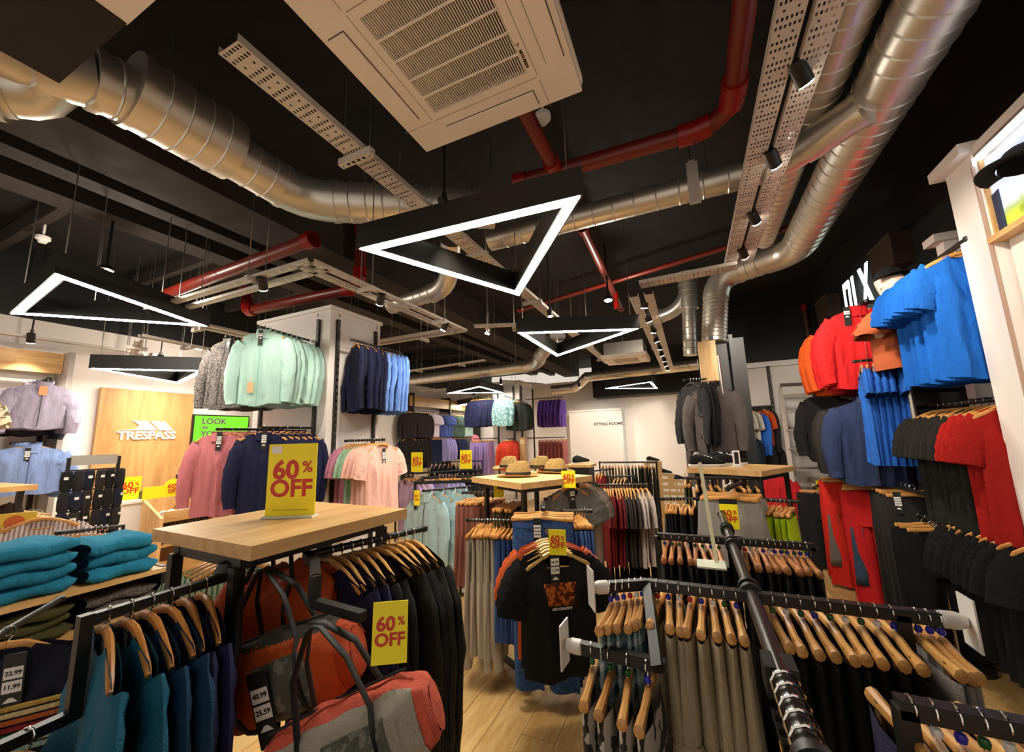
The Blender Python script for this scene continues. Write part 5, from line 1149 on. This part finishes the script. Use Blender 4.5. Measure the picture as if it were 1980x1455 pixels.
# middle tier
z_ = 1.76; wrail(3.0, 4.15, z_, 'middle black rail holding red and charcoal t-shirts', XR+.1)
row('t_shirt', 't-shirt', wt, REDT, (XR+.1, 3.12, z_), (XR+.1, 3.27, z_), 3, 'deep red t-shirt behind the foremost deep red one', 'deep red t-shirts', 'foremost deep red t-shirt with a price tag at the right edge', tags=(-.06, .03, -.03, ('24.99', '', '14.79'), 1.25), jit=3)
row('t_shirt', 't-shirt', wt, CHT, (XR+.1, 3.36, z_), (XR+.1, 3.85, z_), 8, 'charcoal t-shirt behind the deep red ones on the right wall', 'charcoal t-shirts right wall', jit=4)
z_ = 1.9; wrail(4.3, 6.6, z_, 'middle black rail holding navy and black jackets')
row('jacket', 'jacket', wj, NVJ, (XR-.1, 4.45, z_), (XR-.04, 4.8, z_), 4, 'slate navy jacket behind the foremost navy one', 'slate navy jackets', 'foremost slate navy jacket below the red jackets', collar=(COLL, NVJ), zipc=(zip_mesh(.72, .04), DARKZ), jit=8, hanger='black')
row('jacket', 'jacket', wj, fabric('2b2826'), (XR-.06, 4.95, z_), (XR-.04, 5.2, z_), 4, 'charcoal jacket left of the navy ones', 'charcoal jackets', jit=8, hanger='black', collar=(COLL, BKJ))
row('jacket', 'jacket', wj, BKJ, at(1586, 756, Y=5.5), at(1582, 756, Y=5.8), 4, 'black jacket under the orange jackets', 'black jackets right wall', jit=6, face=(-.8, -.6), hanger='black', collar=(COLL, BKJ))
# lower tier: trousers
z_ = 1.12; wrail(3.9, 6.4, z_, 'lower black rail holding red and black trousers', XR-.03)
RT_ = fabric('c01c1e'); BT_ = fabric('262322')
def patched(o, c1, x0=.05):
    m = MB()
    for s in (-1, 1): m.grid([[(s*(.1+.03*t_+dx), .036+.0*t_, -.42-.5*t_) for dx in (-.045, -.02, .02, .045)] for t_ in [k/6 for k in range(7)]])
    ob = m.obj('knee_panel', fabric(c1), o); sd = ob.modifiers.new('t', 'SOLIDIFY'); sd.thickness = .012
tr = trouser_mesh(.18, 1.0, .03, 66)
r_ = row('trousers', 'trousers', [tr], RT_, (XR-.16, 4.72, z_), (XR-.06, 5.05, z_), 3, 'red outdoor trousers behind the foremost red pair', 'red outdoor trousers', 'foremost red trousers with orange trim and slate knee panels', 'bar', hw=.16, face=(-.35, -1))
patched(r_[0], '34465c')
r_ = row('trousers', 'trousers', [tr], fabric('d0281c'), (XR-.2, 5.15, z_+.02), (XR-.15, 5.4, z_+.02), 2, 'red trousers with grey knee panels at the far end', 'far red trousers', None, 'bar', hw=.16, face=(-.35, -1)); [patched(o, '6a625c') for o in r_]
for o, l in zip(r_, ('red trousers with grey knee panels left of the orange trimmed pair', 'second red trousers with grey knee panels, half hidden')): o['label'] = l
row('trousers', 'trousers', [tr], BT_, (XR-.04, 4.12, z_+.03), (XR+.0, 4.5, z_+.03), 5, 'charcoal trousers behind the foremost charcoal pair', 'charcoal trousers right wall', 'foremost charcoal trousers right of the red pair', 'bar', hw=.16, face=(-.3, -1), tags=(.1, .035, -.06, ('34.99', '24.99'), 1.1))
row('trousers', 'trousers', [TROS[0]], BKJ, at(1580, 938, Y=5.75), at(1574, 938, Y=6.0), 3, 'black trousers below the black jackets near the ladder', 'black trousers near ladder', hanger='bar', hw=.16, face=(-.4, -1))
rail('garment_rail', [at(1580, 940, Y=5.7), at(1574, 940, Y=6.05), V(at(1574, 940, Y=6.05).x, 6.05, .02)], 'black floor rail beside the ladder', 'rail')
sign(tuple(at(1588, 950, Y=5.9)), .4, .1, .12, 'small yellow sale sign beside the ladder')
z_ = 1.06; wrail(2.85, 3.8, z_, 'lowest black rail holding black t-shirts at the right edge', XR+.08)
row('t_shirt', 't-shirt', wt, BKT, (XR+.08, 3.02, z_), (XR+.08, 3.6, z_), 9, 'black t-shirt behind the foremost black one, lower right', 'black t-shirts lower right', 'foremost black t-shirt with a long price tag, lower right', tags=(.0, .03, -.05, ('34.99', '', '19.99'), 1.35), jit=4)
# lower still: dark trousers under
row('trousers', 'trousers', [TROS[1]], BKT, (XR-.05, 3.85, .95), (XR-.05, 4.05, .95), 3, 'black trousers between the charcoal pair and black t-shirts', 'black trousers right wall', hanger='bar', hw=.16)
rail('garment_rail', [(XR-.05, 3.8, .935), (XR-.05, 4.1, .935), (2.1, 4.1, .935)], 'short black rail holding black trousers at right', 'rail')
# slat backing panels behind the clothes
struct('wall_backing', MB().box((2.07, 5.0, 1.5), (.05, 4.2, 3.0)), paint('161312', .8))
# hanging light box letters
def dlx():
    s0, s1 = at(1632, 578, X=1.98), at(1686, 556, X=1.98)
    t = thing('illuminated_letters', 'white illuminated DLX letters on the black bulkhead', 'sign', (1.98, (s0.y+s1.y)/2, (s0.z+s1.z)/2+.07))
    W_ = abs(s0.y-s1.y); u = W_/3.3; E_ = emit((.85, 1, .95), 2.2)
    def q(poly, off): return [(-(p[0]*u+off-W_/2), p[1]*u) for p in poly]   # +y is leftwards in view
    hgt = 1.15
    D = [(0, -hgt), (.22, -hgt), (.3, .35), (.72, .35), (.62, -hgt), (.85, -hgt), (.98, .6), (.9, .7), (.1, .7)]
    L_ = [(1.2, -hgt), (2.0, -hgt), (2.0, -.85), (1.45, -.85), (1.5, .7), (1.25, .7)]
    X1 = [(2.15, -hgt), (2.42, -hgt), (3.3, .7), (3.02, .7)]; X2 = [(2.15, .7), (2.45, .7), (3.3, -hgt), (3.0, -hgt)]
    for nm, pl in (('letter_d', [D]), ('letter_l', [L_]), ('letter_x', [X1, X2])):
        m = MB()
        for i, P in enumerate(pl): m.prism([(-(a*u-W_/2), b*u) for a, b in P], -.004-.002*i, .004, 'YZ')
        m.obj(nm, E_, t, False)
    MB().box((.02, 0, -1.4*u), (.03, W_, .02)).obj('mounting_bar', BLACK, t, False)
dlx()
# two cardboard coloured signs behind the letters
for (x_, y_, l) in ((1590, 600, 'brown display panel left of the illuminated letters'), (1705, 500, 'brown display panel behind the mannequin cap')):
    p = at(x_, y_, X=1.95); t = thing('picture_board', l, 'panel', tuple(p)); MB().box((.07, 0, 0), (.16, .5, .32)).obj('board', paint('3a2a1c', .7), t, False); MB().box((-.016, 0, .155), (.004, .5, .012)).obj('edge', paint('7a6048', .6), t, False)
# mannequin bust with cap
def mannequin(loc, rz, label, shirt, capm, s=1.0):
    t = thing('mannequin', label, 'mannequin', loc, rz); sk = paint('d9c3b0', .35)
    m = MB(); n = 24; rows = []
    for (z, rx, ry, cy) in ((-.46, .15, .1, 0), (-.44, .155, .105, 0), (-.36, .165, .11, 0), (-.25, .18, .12, 0), (-.16, .19, .105, 0), (-.1, .15, .085, 0), (-.06, .08, .07, .0), (-.02, .052, .058, .005), (.03, .05, .056, .012), (.06, .058, .07, -.005), (.09, .064, .088, -.012), (.13, .072, .096, -.008), (.18, .076, .098, 0), (.22, .07, .09, .005), (.26, .05, .065, .008), (.275, .01, .02, .008)):
        rows.append([(rx*math.cos(2*PI*q/n)*s, (cy+ry*math.sin(2*PI*q/n) - (.024*max(0, 1-abs(z-.125)/.03)*max(0, -math.sin(2*PI*q/n))**14) - (.008*max(0, 1-abs(z-.085)/.018)*max(0, -math.sin(2*PI*q/n))**6))*s, z*s) for q in range(n)])
    m.grid(rows, True); m.obj('bust', sk, t)
    for sx in (-1, 1): MB().lathe([(0, .03), (.014, .018), (.016, 0), (.01, -.024), (0, -.028)], (sx*.073*s, .01*s, .13*s), 10, .5, 1).obj('ear', sk, t)
    c = cap((0, 0, 0), capm, None, 0, .95*s); c.parent = t; c.location = (0, .0, .185*s)
    for k in ('label', 'category', 'group'):
        if k in c: del c[k]
    c.name = 'cap'
    o = put('shirt', top_mesh(.18, .5, .12, 'short', .12, fold=.008, seed=70, neck=.06, vneck=.02), shirt, t, (0, 0, .02))
    MB().tube([(0, 0, -.45), (0, 0, -loc[2]+.01)], .018, 10).obj('stand_pole', STEEL, t)
    MB().lathe([(0, .02), (.16, .015), (.17, 0), (0, 0)], (0, 0, -loc[2]+.005), 24).obj('stand_base', STEEL, t)
    return t
mp = at(1722, 560, X=1.52); mannequin((mp.x, mp.y, mp.z-.1), .5, 'mannequin bust in a black cap and rust shirt above the red jackets', fabric('b55a34'), fabric('141213'))
# ------------------------------------------------------------------ near bay at the right edge
t = thing('light_box', 'backlit landscape poster in an oak frame at the right edge', 'light box', (1.6, 2.3, 2.8))
m, N, L, bb = _new('poster_print'); tc = N.new('ShaderNodeTexCoord'); sx = N.new('ShaderNodeSeparateXYZ'); L.new(tc.outputs['Object'], sx.inputs[0])
nz = N.new('ShaderNodeTexNoise'); nz.inputs['Scale'].default_value = 3; L.new(tc.outputs['Object'], nz.inputs['Vector'])
ad = N.new('ShaderNodeMath'); ad.operation = 'MULTIPLY_ADD'; ad.inputs[1].default_value = .35; L.new(nz.outputs['Fac'], ad.inputs[0]); L.new(sx.outputs[2], ad.inputs[2])
rp = N.new('ShaderNodeValToRGB'); e = rp.color_ramp.elements; e[0].position = .0; e[0].color = lin('a8b83a'); e[1].position = .17; e[1].color = lin('b9c4e2')
e2 = e.new(.035); e2.color = lin('93a06a'); e3 = e.new(.08); e3.color = lin('b4c0c4')
L.new(ad.outputs[0], rp.inputs['Fac']); L.new(rp.outputs['Color'], bb.inputs['Base Color']); L.new(rp.outputs['Color'], bb.inputs['Emission Color']); bb.inputs['Emission Strength'].default_value = .55
MB().box((0, 0, 0), (.02, 1.1, .44)).obj('print', m, t, False)
MB().box((-.02, 0, -.235), (.08, 1.1, .03)).obj('frame_bottom', OAK, t, False); MB().box((-.01, .54, 0), (.04, .014, .46)).obj('frame_side', OAK, t, False)
MB().prism([(-.42, -.2), (-.3, -.19), (-.24, -.08), (-.3, .0), (-.42, .02)], -.0145, -.011, 'YZ').obj('printed_figure', paint('24304e', .6), t, False, loc=(0, .9, .0))
struct('wall_near_bay', MB().box((1.86, 2.0, 1.5), (.5, 1.66, 3.0)), CREAM)
t = struct('trim_soffit', MB().box((1.84, 2.0, 3.09), (.58, 1.66, .05)), CREAM)
t = thing('led_strip', 'bright white led strip under the canopy at the right edge', 'light strip', (1.57, 2.0, 3.04)); MB().box((0, 0, 0), (.02, 1.66, .02)).obj('diffuser', emit((.95, .97, 1), 5), t, False); MB().box((0.0, 0, .018), (.035, 1.66, .018)).obj('channel', STEEL, t, False)
cp = at(1990, 318, X=1.5); cap((cp.x, cp.y, cp.z), fabric('151314'), 'black cap hanging under the led strip at the right edge', -1.2, 1.0, None)
sp_ = at(2130, 430, X=1.42)
mj = put('jacket', top_mesh(.24, .75, .05, 'long', .6, fold=.012, seed=71), fabric('cdbcae'), None, (sp_.x+.12, sp_.y-.05, sp_.z+.25), (0, 0, -1.0), 'cream jacket sleeve reaching in at the right picture edge', 'jacket'); put('hanger', hanger_mesh('top', .19), HWOOD, mj); 
rail('garment_rail', [(sp_.x+.1, sp_.y-.05, sp_.z+.235), (1.8, sp_.y-.05, sp_.z+.235)], 'black arm holding the cream jacket at the right edge', 'rail')
# ================================================================== foreground right: trouser rack with a central pipe
PX0, ZP = .125, 1.1
t = thing('trouser_rack', 'black pipe trouser rack with cross arms in the right foreground', 'clothes rack', (PX0, 1.5, 0))
PB = paint('2a2622', .28, .3)
MB().tube([(0, -1.25, ZP), (0, 1.27, ZP)], .02, 18).obj('centre_pipe', PB, t); MB().lathe([(0, .026), (.02, .016), (.026, 0), (.02, -.016), (0, -.026)], (0, 1.29, ZP), 16).obj('end_ball', PB, t)
for y in (-.72, -.02, .03, .55, .6, .85, .9): MB().tube([(0, y, ZP), (0, y+.022, ZP)], .032, 18).obj('collar', BLACK, t)
for y in (-.75, .66): 
    for sx in (-1, 1): MB().box((sx*.28, y, .03), (.04, .06, .05)).obj('foot', BLACK, t, False)
    MB().box((0, y, .06), (.6, .045, .03)).obj('floor_bar', BLACK, t, False); MB().tube([(0, y, .06), (0, y, ZP)], .02, 12).obj('post', PB, t)
MB().box((0, -.44, ZP-.012), (.06, .07, .06)).obj('junction_block', BLACK, t, False)
def sqarm(p, q, par=t): 
    return MB().bar(V(*p)-V(PX0, 1.5, 0), V(*q)-V(PX0, 1.5, 0), .03, .03).obj('cross_arm', BLACK, par, False)
# far arms, mid arms, near arms (pixel measured on the rail height)
fa, fb = at(1270, 1042, Z=ZP), at(1568, 1052, Z=ZP)
ma, mb_ = at(1252, 1130, Z=ZP), at(1742, 1188, Z=ZP)
YF, YM = (fa.y+fb.y)/2, (ma.y+mb_.y)/2
sqarm((fa.x, YF, ZP), (fb.x, YF, ZP)); sqarm((ma.x, YM, ZP), (mb_.x+.02, YM, ZP))
for (x_, y_) in ((fa.x, YF), (fb.x, YF), (mb_.x, YM), (ma.x, YM)):
    MB().bar(V(x_, y_, ZP)-V(PX0, 1.5, 0), V(x_, y_, .02)-V(PX0, 1.5, 0), .03, .03).obj('end_post', BLACK, t, False)
# lower left arms with white end caps
def capped(p, q, lab):
    u = thing('garment_rail', lab, 'rail', tuple(p)); MB().bar((0, 0, 0), V(*q)-V(*p), .026, .032).obj('bar', BLACK, u, False)
    d = (V(*p)-V(*q)).normalized(); M_ = V(0, 0, 1).rotation_difference(d).to_matrix().to_4x4()
    m = MB(); m.lathe([(0, .03), (.014, .028), (.021, .01), (.021, -.02), (.016, -.024)], (0, 0, 0), 16); ob = m.obj('end_knob', paint('cfc9c2', .3), u); ob.matrix_local = M_
    MB().box(tuple(d*.034), (.004, .07, .125), math.atan2(d.y, d.x)).obj('acrylic_plate', paint('dcd8d2', .15), u, False)
    return u
s1a, s1b = at(1168, 1137, Z=ZP-.0), ma
capped((s1a.x-.01, s1a.y, ZP), (ma.x, YM, ZP), 'short arm with white end knob holding teal plaid shorts')
zz = .97; n0, n1 = at(1112, 1250, Z=zz), at(1250, 1290, Z=zz)
capped((n0.x, n0.y, zz), (n1.x+.05, n1.y+.02, zz), 'lower arm with white end knob holding cow print trousers')
MB().bar(V(n1.x+.03, n1.y, zz)-V(PX0, 1.5, 0), V(ma.x, YM, ZP)-V(PX0, 1.5, 0), .028, .028, (0, 1, 0)).obj('step_bracket', BLACK, t, False)
cr = (mb_.x+.05, YM, ZP); capped((cr[0]+.05, YM, ZP), (mb_.x, YM, ZP), 'short right arm with white end plate on the trouser rack')
KH = fabric('bbac8e'); PLAID = fabric('3e7f86', 'd9e4e2', 'plaid'); COW = fabric('d6cdc0', '1c1918', 'cow'); BTR = fabric('171514'); SILV = fabric('a8a39c')
BH = wood('e0ac66', 'b87c40', 4, .3, 'X'); RH = wood('c98a58', '8e5430', 4, .3, 'X')
def troupe(p, q, n, mesh, mat, lab, grp, hm=BH, **kw): return row('trousers', 'trousers', mesh, mat, p, q, n, lab, grp, hanger='bar', hmat=hm, hw=.16, bead=True, face=(1, 0), **kw)
T1 = [trouser_mesh(.165, .95, .026, s, zs=-.105, split=.3, legs=.12, fold=.006) for s in (81, 82, 83)]
S1 = [trouser_mesh(.15, .42, .018, s, zs=-.105, split=.55, legs=.14, fold=.006) for s in (84, 85)]
xm = PX0-.035; zt_ = ZP+.018
troupe((ma.x+.03, YM, zt_), (xm-.01, YM, zt_), 8, T1, KH, 'khaki trousers on the middle left arm of the trouser rack', 'khaki trousers')
troupe((PX0+.05, YM, zt_), (mb_.x-.02, YM, zt_), 9, T1, BTR, 'black trousers on the middle right arm of the trouser rack', 'black trousers on the middle arm')
troupe((fa.x+.03, YF, zt_), (xm-.02, YF, zt_), 8, T1, BTR, 'black trousers on the far left arm of the trouser rack', 'black trousers on the far left arm', RH)
troupe((PX0+.05, YF, zt_), (fb.x-.03, YF, zt_), 11, T1, BTR, 'black trousers on the far right arm of the trouser rack', 'black trousers on the far right arm', RH)
troupe((s1a.x+.02, s1a.y, zt_), (ma.x-.02, YM, zt_), 6, S1, PLAID, 'teal and white plaid shorts on the short left arm', 'teal plaid shorts')
troupe((n0.x+.05, n0.y, zz+.018), (n1.x-.0, n1.y, zz+.018), 4, [trouser_mesh(.15, .8, .026, 86, split=.3, legs=.13, fold=.01)], COW, 'white trousers with black cow print on the lower left arm', 'cow print trousers')
troupe((mb_.x+.03, YM, zt_), (mb_.x+.075, YM, zt_), 3, [trouser_mesh(.15, .9, .02, 87)], SILV, 'silver grey trousers beyond the right end plate', 'silver grey trousers')
# near right arm running out of the picture
g0, g1 = at(1790, 1375, Z=ZP), at(1985, 1418, Z=ZP); sqarm((g0.x-.04, g0.y, ZP), (g1.x+.25, g0.y, ZP)); MB().bar(V(g0.x-.03, g0.y, ZP)-V(PX0, 1.5, 0), V(g0.x-.03, g0.y, .02)-V(PX0, 1.5, 0), .03, .03).obj('end_post', BLACK, t, False)
troupe((g0.x-.02, g0.y, zt_), (g1.x+.1, g0.y, zt_), 9, T1, None, 'dark trousers on the near right arm cut by the picture edge', 'trousers on the near right arm', mats=[fabric('2a2846'), BTR, BTR])
# empty looking hooks and a price block along the near pipe
for k in range(5):
    y = 1.0-.04*k
    o = put('hanger', hanger_mesh('bar', .028), BLACK, None, (PX0, y, ZP+.024), (0, 0, .1), 'black hanger hooked on the near centre pipe, %s from the junction' % ORD[k], 'hanger', 'hangers on the centre pipe'); h_ = put('hook', hook_mesh(), CHROME, o); h_.scale = (1.45, 1.45, 1.45)
pt = at(1550, 1440, Z=.99); t = thing('orange_sign', 'orange framed sign block at the bottom edge beside the pipe', 'sign', tuple(pt)); MB().box((0, 0, 0), (.07, .05, .06)).obj('frame', paint('d98b2a', .5), t, False); MB().box((0, -.026, 0), (.05, .004, .045)).obj('panel', paint('a83a1c', .5), t, False)
# acrylic sign holder lying across the far left arm, with its stem
s0, s1 = at(1352, 880, Y=2.1), at(1375, 1090, Z=1.1)
t = thing('acrylic_sign_holder', 'clear acrylic sign holder with tall pale stem on the trouser rack', 'sign holder', (s1.x, s1.y, 1.1)); AC = paint('d9dcc8', .12)
MB().box((0, .0, -.004), (.1, .1, .006)).obj('base_plate', AC, t, False); MB().bar((.02, .02, 0), tuple(at(1353, 895, Y=s1.y+.12)-V(s1.x, s1.y, 1.1)), .014, .006, (0, 1, 0)).obj('stem', paint('d8d3a8', .2), t, False)

# ================================================================== foreground left: table rack
TX0, TX1, TY0, TY1 = -1.88, -1.25, .82, 1.47
t = thing('display_table', 'oak topped black rack in the left foreground carrying the big sign', 'table', (-1.53, 1.15, 0), -.066)
MB().box((0, 0, 1.28), (.645, .66, .042)).obj('table_top', OAK, t, False)
for sx in (-1, 1):
    MB().box((sx*.2, 0, 1.235), (.035, .6, .045)).obj('top_rail', BLACK, t, False)
    for sy in (-1, 1): MB().box((sx*.2, sy*.3, .61), (.035, .035, 1.22)).obj('leg', BLACK, t, False)
    MB().box((sx*.2, 0, .05), (.035, .66, .03)).obj('foot_rail', BLACK, t, False)
for sy in (-1, 1): MB().box((0, sy*.28, 1.235), (.44, .035, .045)).obj('cross_rail', BLACK, t, False)
p = at(560, 1001, Z=1.302)
sign((p.x, p.y, 1.302), .42, .205, .3, 'large yellow 60% off sign standing on the near oak table', base=True)
# stepped front arm with teal shirts
AX = -1.42
t = thing('stepped_garment_rail', 'black stepped arm running towards the camera at lower left', 'rail', (AX, .82, 1.18))
def bars(pts, w_, nm):
    for i in range(len(pts)-1): MB().bar(pts[i], pts[i+1], w_, w_).obj(nm, BLACK, t, False)
bars([(0, .05, 0), (0, -.3, 0)], .024, 'upper_bar'); bars([(0, -.3, .014), (0, -.3, -.22)], .026, 'drop_bar'); bars([(0, -.3, -.21), (0, -.62, -.21)], .024, 'lower_bar')
MB().lathe([(0, .035), (.025, .025), (.035, 0), (.025, -.025), (0, -.035)], (0, .03, .02), 14).obj('knob', BLACK, t)
TEALS = fabric('0f5a74', rough=.55); TEALD = fabric('123a58', rough=.6); NAVS = fabric('181c44', rough=.6)
ts = [top_mesh(.22, .72, .026, 'long', .55, fold=.016, seed=s, vneck=.04) for s in (90, 91, 92)]
r_ = row('jacket', 'jacket', ts, None, (AX, .565, 1.195), (AX, .79, 1.195), 6, 'teal to navy jacket on the upper bar of the stepped arm', 'teal jackets on the stepped arm', mats=[TEALS, TEALS, TEALD, TEALD, NAVS, NAVS], face=(-.2, -1), hmat=wood('c98a48', 'a86a30', 4, .3, 'X'), hw=.2, tags=(.05, .035, -.03, ('34.99', '', '16.99'), 1.1), frontn=3)
for o, l in zip(r_, ('foremost teal jacket with three price stickers on the stepped arm', 'second teal jacket on the stepped arm', 'third jacket, dark teal, on the stepped arm', 'fourth jacket, dark teal, on the stepped arm', 'fifth jacket, deep navy, on the stepped arm', 'last navy jacket on the stepped arm beside the rack leg')): o['label'] = l
row('jacket', 'jacket', [top_mesh(.22, .7, .035, 'long', .55, seed=93)], None, (AX, .33, .985), (AX, .45, .985), 2, 'beige or brown jacket on the lower bar of the stepped arm', 'jackets on the lower bar', 'brown jacket with a big price tag at the bottom left corner', mats=[fabric('4a3a30'), fabric('b5a488')], face=(.3, -1), tags=(.05, .05, -.05, ('34.99', '14.99'), 1.3))
# navy jacket with rainbow stripes on a neighbouring rail
p = at(18, 1212, Y=.62)
o = row('sweatshirt', 'sweatshirt', [top_mesh(.2, .6, .04, 'long', .5, fold=.008, seed=94, vneck=.03)], fabric('1d1f33'), p, p, 1, 'dark navy sweatshirt with rainbow chest stripes at the left edge', face=(.75, -.6), hw=.17)[0]
for k, c in enumerate(('d8b45a', 'e6cf9a', 'c86a3a', '8a2430', '2d6b52', 'c9cfb8', '98b8b0')):
    m = MB(); rows = [[(-.19+.38*i/12, .05+.012*math.cos((i-6)/6*1.2), -.235-.022*k-.016*j) for i in range(13)] for j in (0, 1)]; m.grid(rows); ob = m.obj('stripe', fabric(c), o); sd = ob.modifiers.new('t', 'SOLIDIFY'); sd.thickness = .003
tagset(o, (-.05, .055, -.08), (0, 0, 0), ('22.99', '11.99'), 1.3)
rail('garment_rail', [(p.x-.25, p.y+.2, p.z-.015), (p.x+.03, p.y-.04, p.z-.015)], 'black rail end holding the striped sweatshirt', 'rail')
# jackets on the right arm
t = rail('garment_rail', [(-1.36, 1.1, 1.185), (-1.2, 1.6, 1.185)], 'black arm under the right edge of the near table', 'rail', .014)
lj = [top_mesh(.25, .78, .032, 'long', .6, fold=.014, seed=s, vneck=.03) for s in (95, 96, 97)]
NV2 = fabric('191d42', rough=.5); BK2 = fabric('171614', rough=.45); OLB = fabric('23211a', rough=.5)
r_ = row('jacket', 'jacket', lj, None, (-1.33, 1.18, 1.2), (-1.21, 1.53, 1.2), 10, 'black jacket hanging on the right arm of the near table', 'jackets on the right arm', mats=[NV2, NV2, NV2, BK2, BK2, OLB, BK2, BK2, OLB, BK2], face=(-.25, -1), hw=.21, hmat=wood('d9a862', 'b98040', 4, .3, 'X'))
for o, l in zip(r_[:3], ('nearest navy jacket on the right arm of the near table', 'second navy jacket on the right arm of the near table', 'third navy jacket on the right arm of the near table')): o['label'] = l
zt = MB().tube([(.0, 0, 0), (0, 0, -.07)], .003, 6).mesh('zip_pull')
for o in r_[3:9:2]: put('zip_pull', zt, CHROME, o, (.2, .035, -.42), label='chrome zip pull')
# ------------------------------------------------------------------ duffel bags
def duffel(loc, rz, L_, r, label, cols, tags=None, tilt=0, seed=0, crumple=.007, topc=None, hs=.2):
    t = thing('duffel_bag', label, 'bag', loc, rz, 'duffel bags'); t.rotation_euler = (0, tilt, rz)
    R = random.Random(seed); ph = [R.uniform(0, 6) for _ in range(5)]
    def surf(x0, x1, a0, a1, nm, mat, k=1.0, n=20, nx=30):
        rows = []
        for i in range(nx+1):
            x = x0+(x1-x0)*i/nx; e = abs(x)/(L_/2); rr = r*(1-.30*e**3)*(1 if e < .96 else .8)
            row_ = []
            for q in range(n+1):
                a = a0+(a1-a0)*q/n; c = 1.1*crumple*((1-abs(math.sin(x*11+a*1.7+ph[3])))**2+(1-abs(math.sin(x*7-a*2.3+ph[4])))**2)+.6*crumple*(math.sin(9*x/L_*3+ph[0]+a*2)+.7*math.sin(a*5+ph[1]+x*20)+.5*math.sin(x*45+ph[2]))*(.4+.6*max(0, math.sin(a)))
                row_.append((x, (rr*k+c)*math.cos(a)*.82, (rr*k+c)*math.sin(a)*(1.0 if math.sin(a) > 0 else .85)))
            rows.append(row_)
        m = MB(); m.grid(rows); return m.obj(nm, mat, t)
    surf(-L_/2, L_/2, 0, 2*PI, 'body', cols[0], 1.0, 72, 48)
    for s in (-1, 1):
        m = MB(); n = 20; rr = r*.7*.8; m.grid([[(s*L_/2*(1+.04*(1-f)), rr*f*math.cos(2*PI*q/n)*.82, rr*f*math.sin(2*PI*q/n)) for q in range(n)] for f in (1, .6, .05)], True); m.obj('end_panel', cols[0], t)
    if len(cols) > 1: surf(-L_*.36, L_*.42, PI*.66, PI*1.4, 'front_panel', cols[1], 1.03)
    if len(cols) > 2: surf(-L_*.08, L_*.26, PI*.8, PI*1.36, 'mesh_pocket', cols[2], 1.06)
    surf(-L_*.43, L_*.43, PI*(.3 if topc else .46), PI*(.68 if topc else .54), 'top_panel' if topc else 'top_zip', topc or cols[0], 1.03)
    MB().tube([(-L_*.4, 0, r*1.06), (0, 0, r*1.1), (L_*.4, 0, r*1.06)], .004, 6).obj('zip', BLK2, t)
    for sd in (-1, 1):
        P = []
        for x in (-1, 1):
            Q = []
            for k in range(7):
                an = PI*(1.38-.68*k/6); an = an if sd < 0 else PI-an
                Q.append((x*L_*.2, r*.97*1.1*math.cos(an)*.82, r*.97*1.1*math.sin(an)*(1.0 if math.sin(an) > 0 else .85)))
            Q += [(x*L_*.15, sd*.04, r+hs*.55), (x*L_*.04, sd*.012, r+hs*.96)]
            P += Q if x < 0 else [(0, sd*.01, r+hs)]+Q[::-1]
        MB().tube(P, .013, 8, True, .4).obj('carry_strap', BLK2, t)
    if tags: tagset(t, tags[0], (0, 0, PI), tags[1], 1.3)
    return t
OB = fabric('c8531e', rough=.5); OB2 = fabric('b04216', rough=.5); CORB = fabric('d9604a', rough=.5); GRB = fabric('a8a294', rough=.5); DKF = fabric('3a352e', rough=.6)
MESHP = fabric('8a8a7e', '5f6258', 'camo', rough=.5)
duffel((-1.5, 1.12, .97), .25, .5, .14, 'large plain orange duffel bag at the back under the near table', [OB], None, -.12, 1, .016, None, .11)
duffel((-1.2, .92, .90), .42, .46, .12, 'orange duffel with a dark top panel and mesh pocket in the middle', [OB2, OB, MESHP], ((.0, -.125, .07), ('40.99', '25.59')), -.3, 2, .009, DKF)
duffel((-.84, .84, .85), .52, .44, .105, 'coral and grey duffel with mesh pocket nearest the camera', [CORB, GRB, MESHP], ((-.02, -.12, -.02), ('42.99', '26.99')), -.36, 3, .008)
t = thing('bag_rail', 'short black bracket arm holding the duffel bags', 'rail', (-1.2, 1.0, 1.14)); MB().bar((0, 0, .06), (.15, -.12, .06), .03, .03).obj('bar', BLACK, t, False); MB().bar((.15, -.12, .075), (.15, -.12, -.0), .025, .025).obj('drop', BLACK, t, False); MB().bar((.15, -.12, .0), (.36, -.14, .0), .025, .025).obj('front_bar', BLACK, t, False); MB().bar((0, 0, .06), (-.1, .05, .06), .03, .03).obj('root', BLACK, t, False)
sg = at(752, 1285, Y=.78); sign(tuple(sg), .55, .08, .13, 'small yellow sale sign clipped above the coral duffel', tilt=-.1)
# striped green towel tops behind the near table
row('striped_top', 'top', TEET, fabric('b7c4a8', '5b7a56', 'stripe'), at(430, 1062, X=-2.35), at(462, 1066, X=-2.2), 4, 'green striped top hanging behind the near oak table', 'green striped tops', face=(.6, -.8))
rail('garment_rail', [at(415, 1062, X=-2.45), at(480, 1066, X=-2.15)], 'black rail end holding the green striped tops', 'rail')
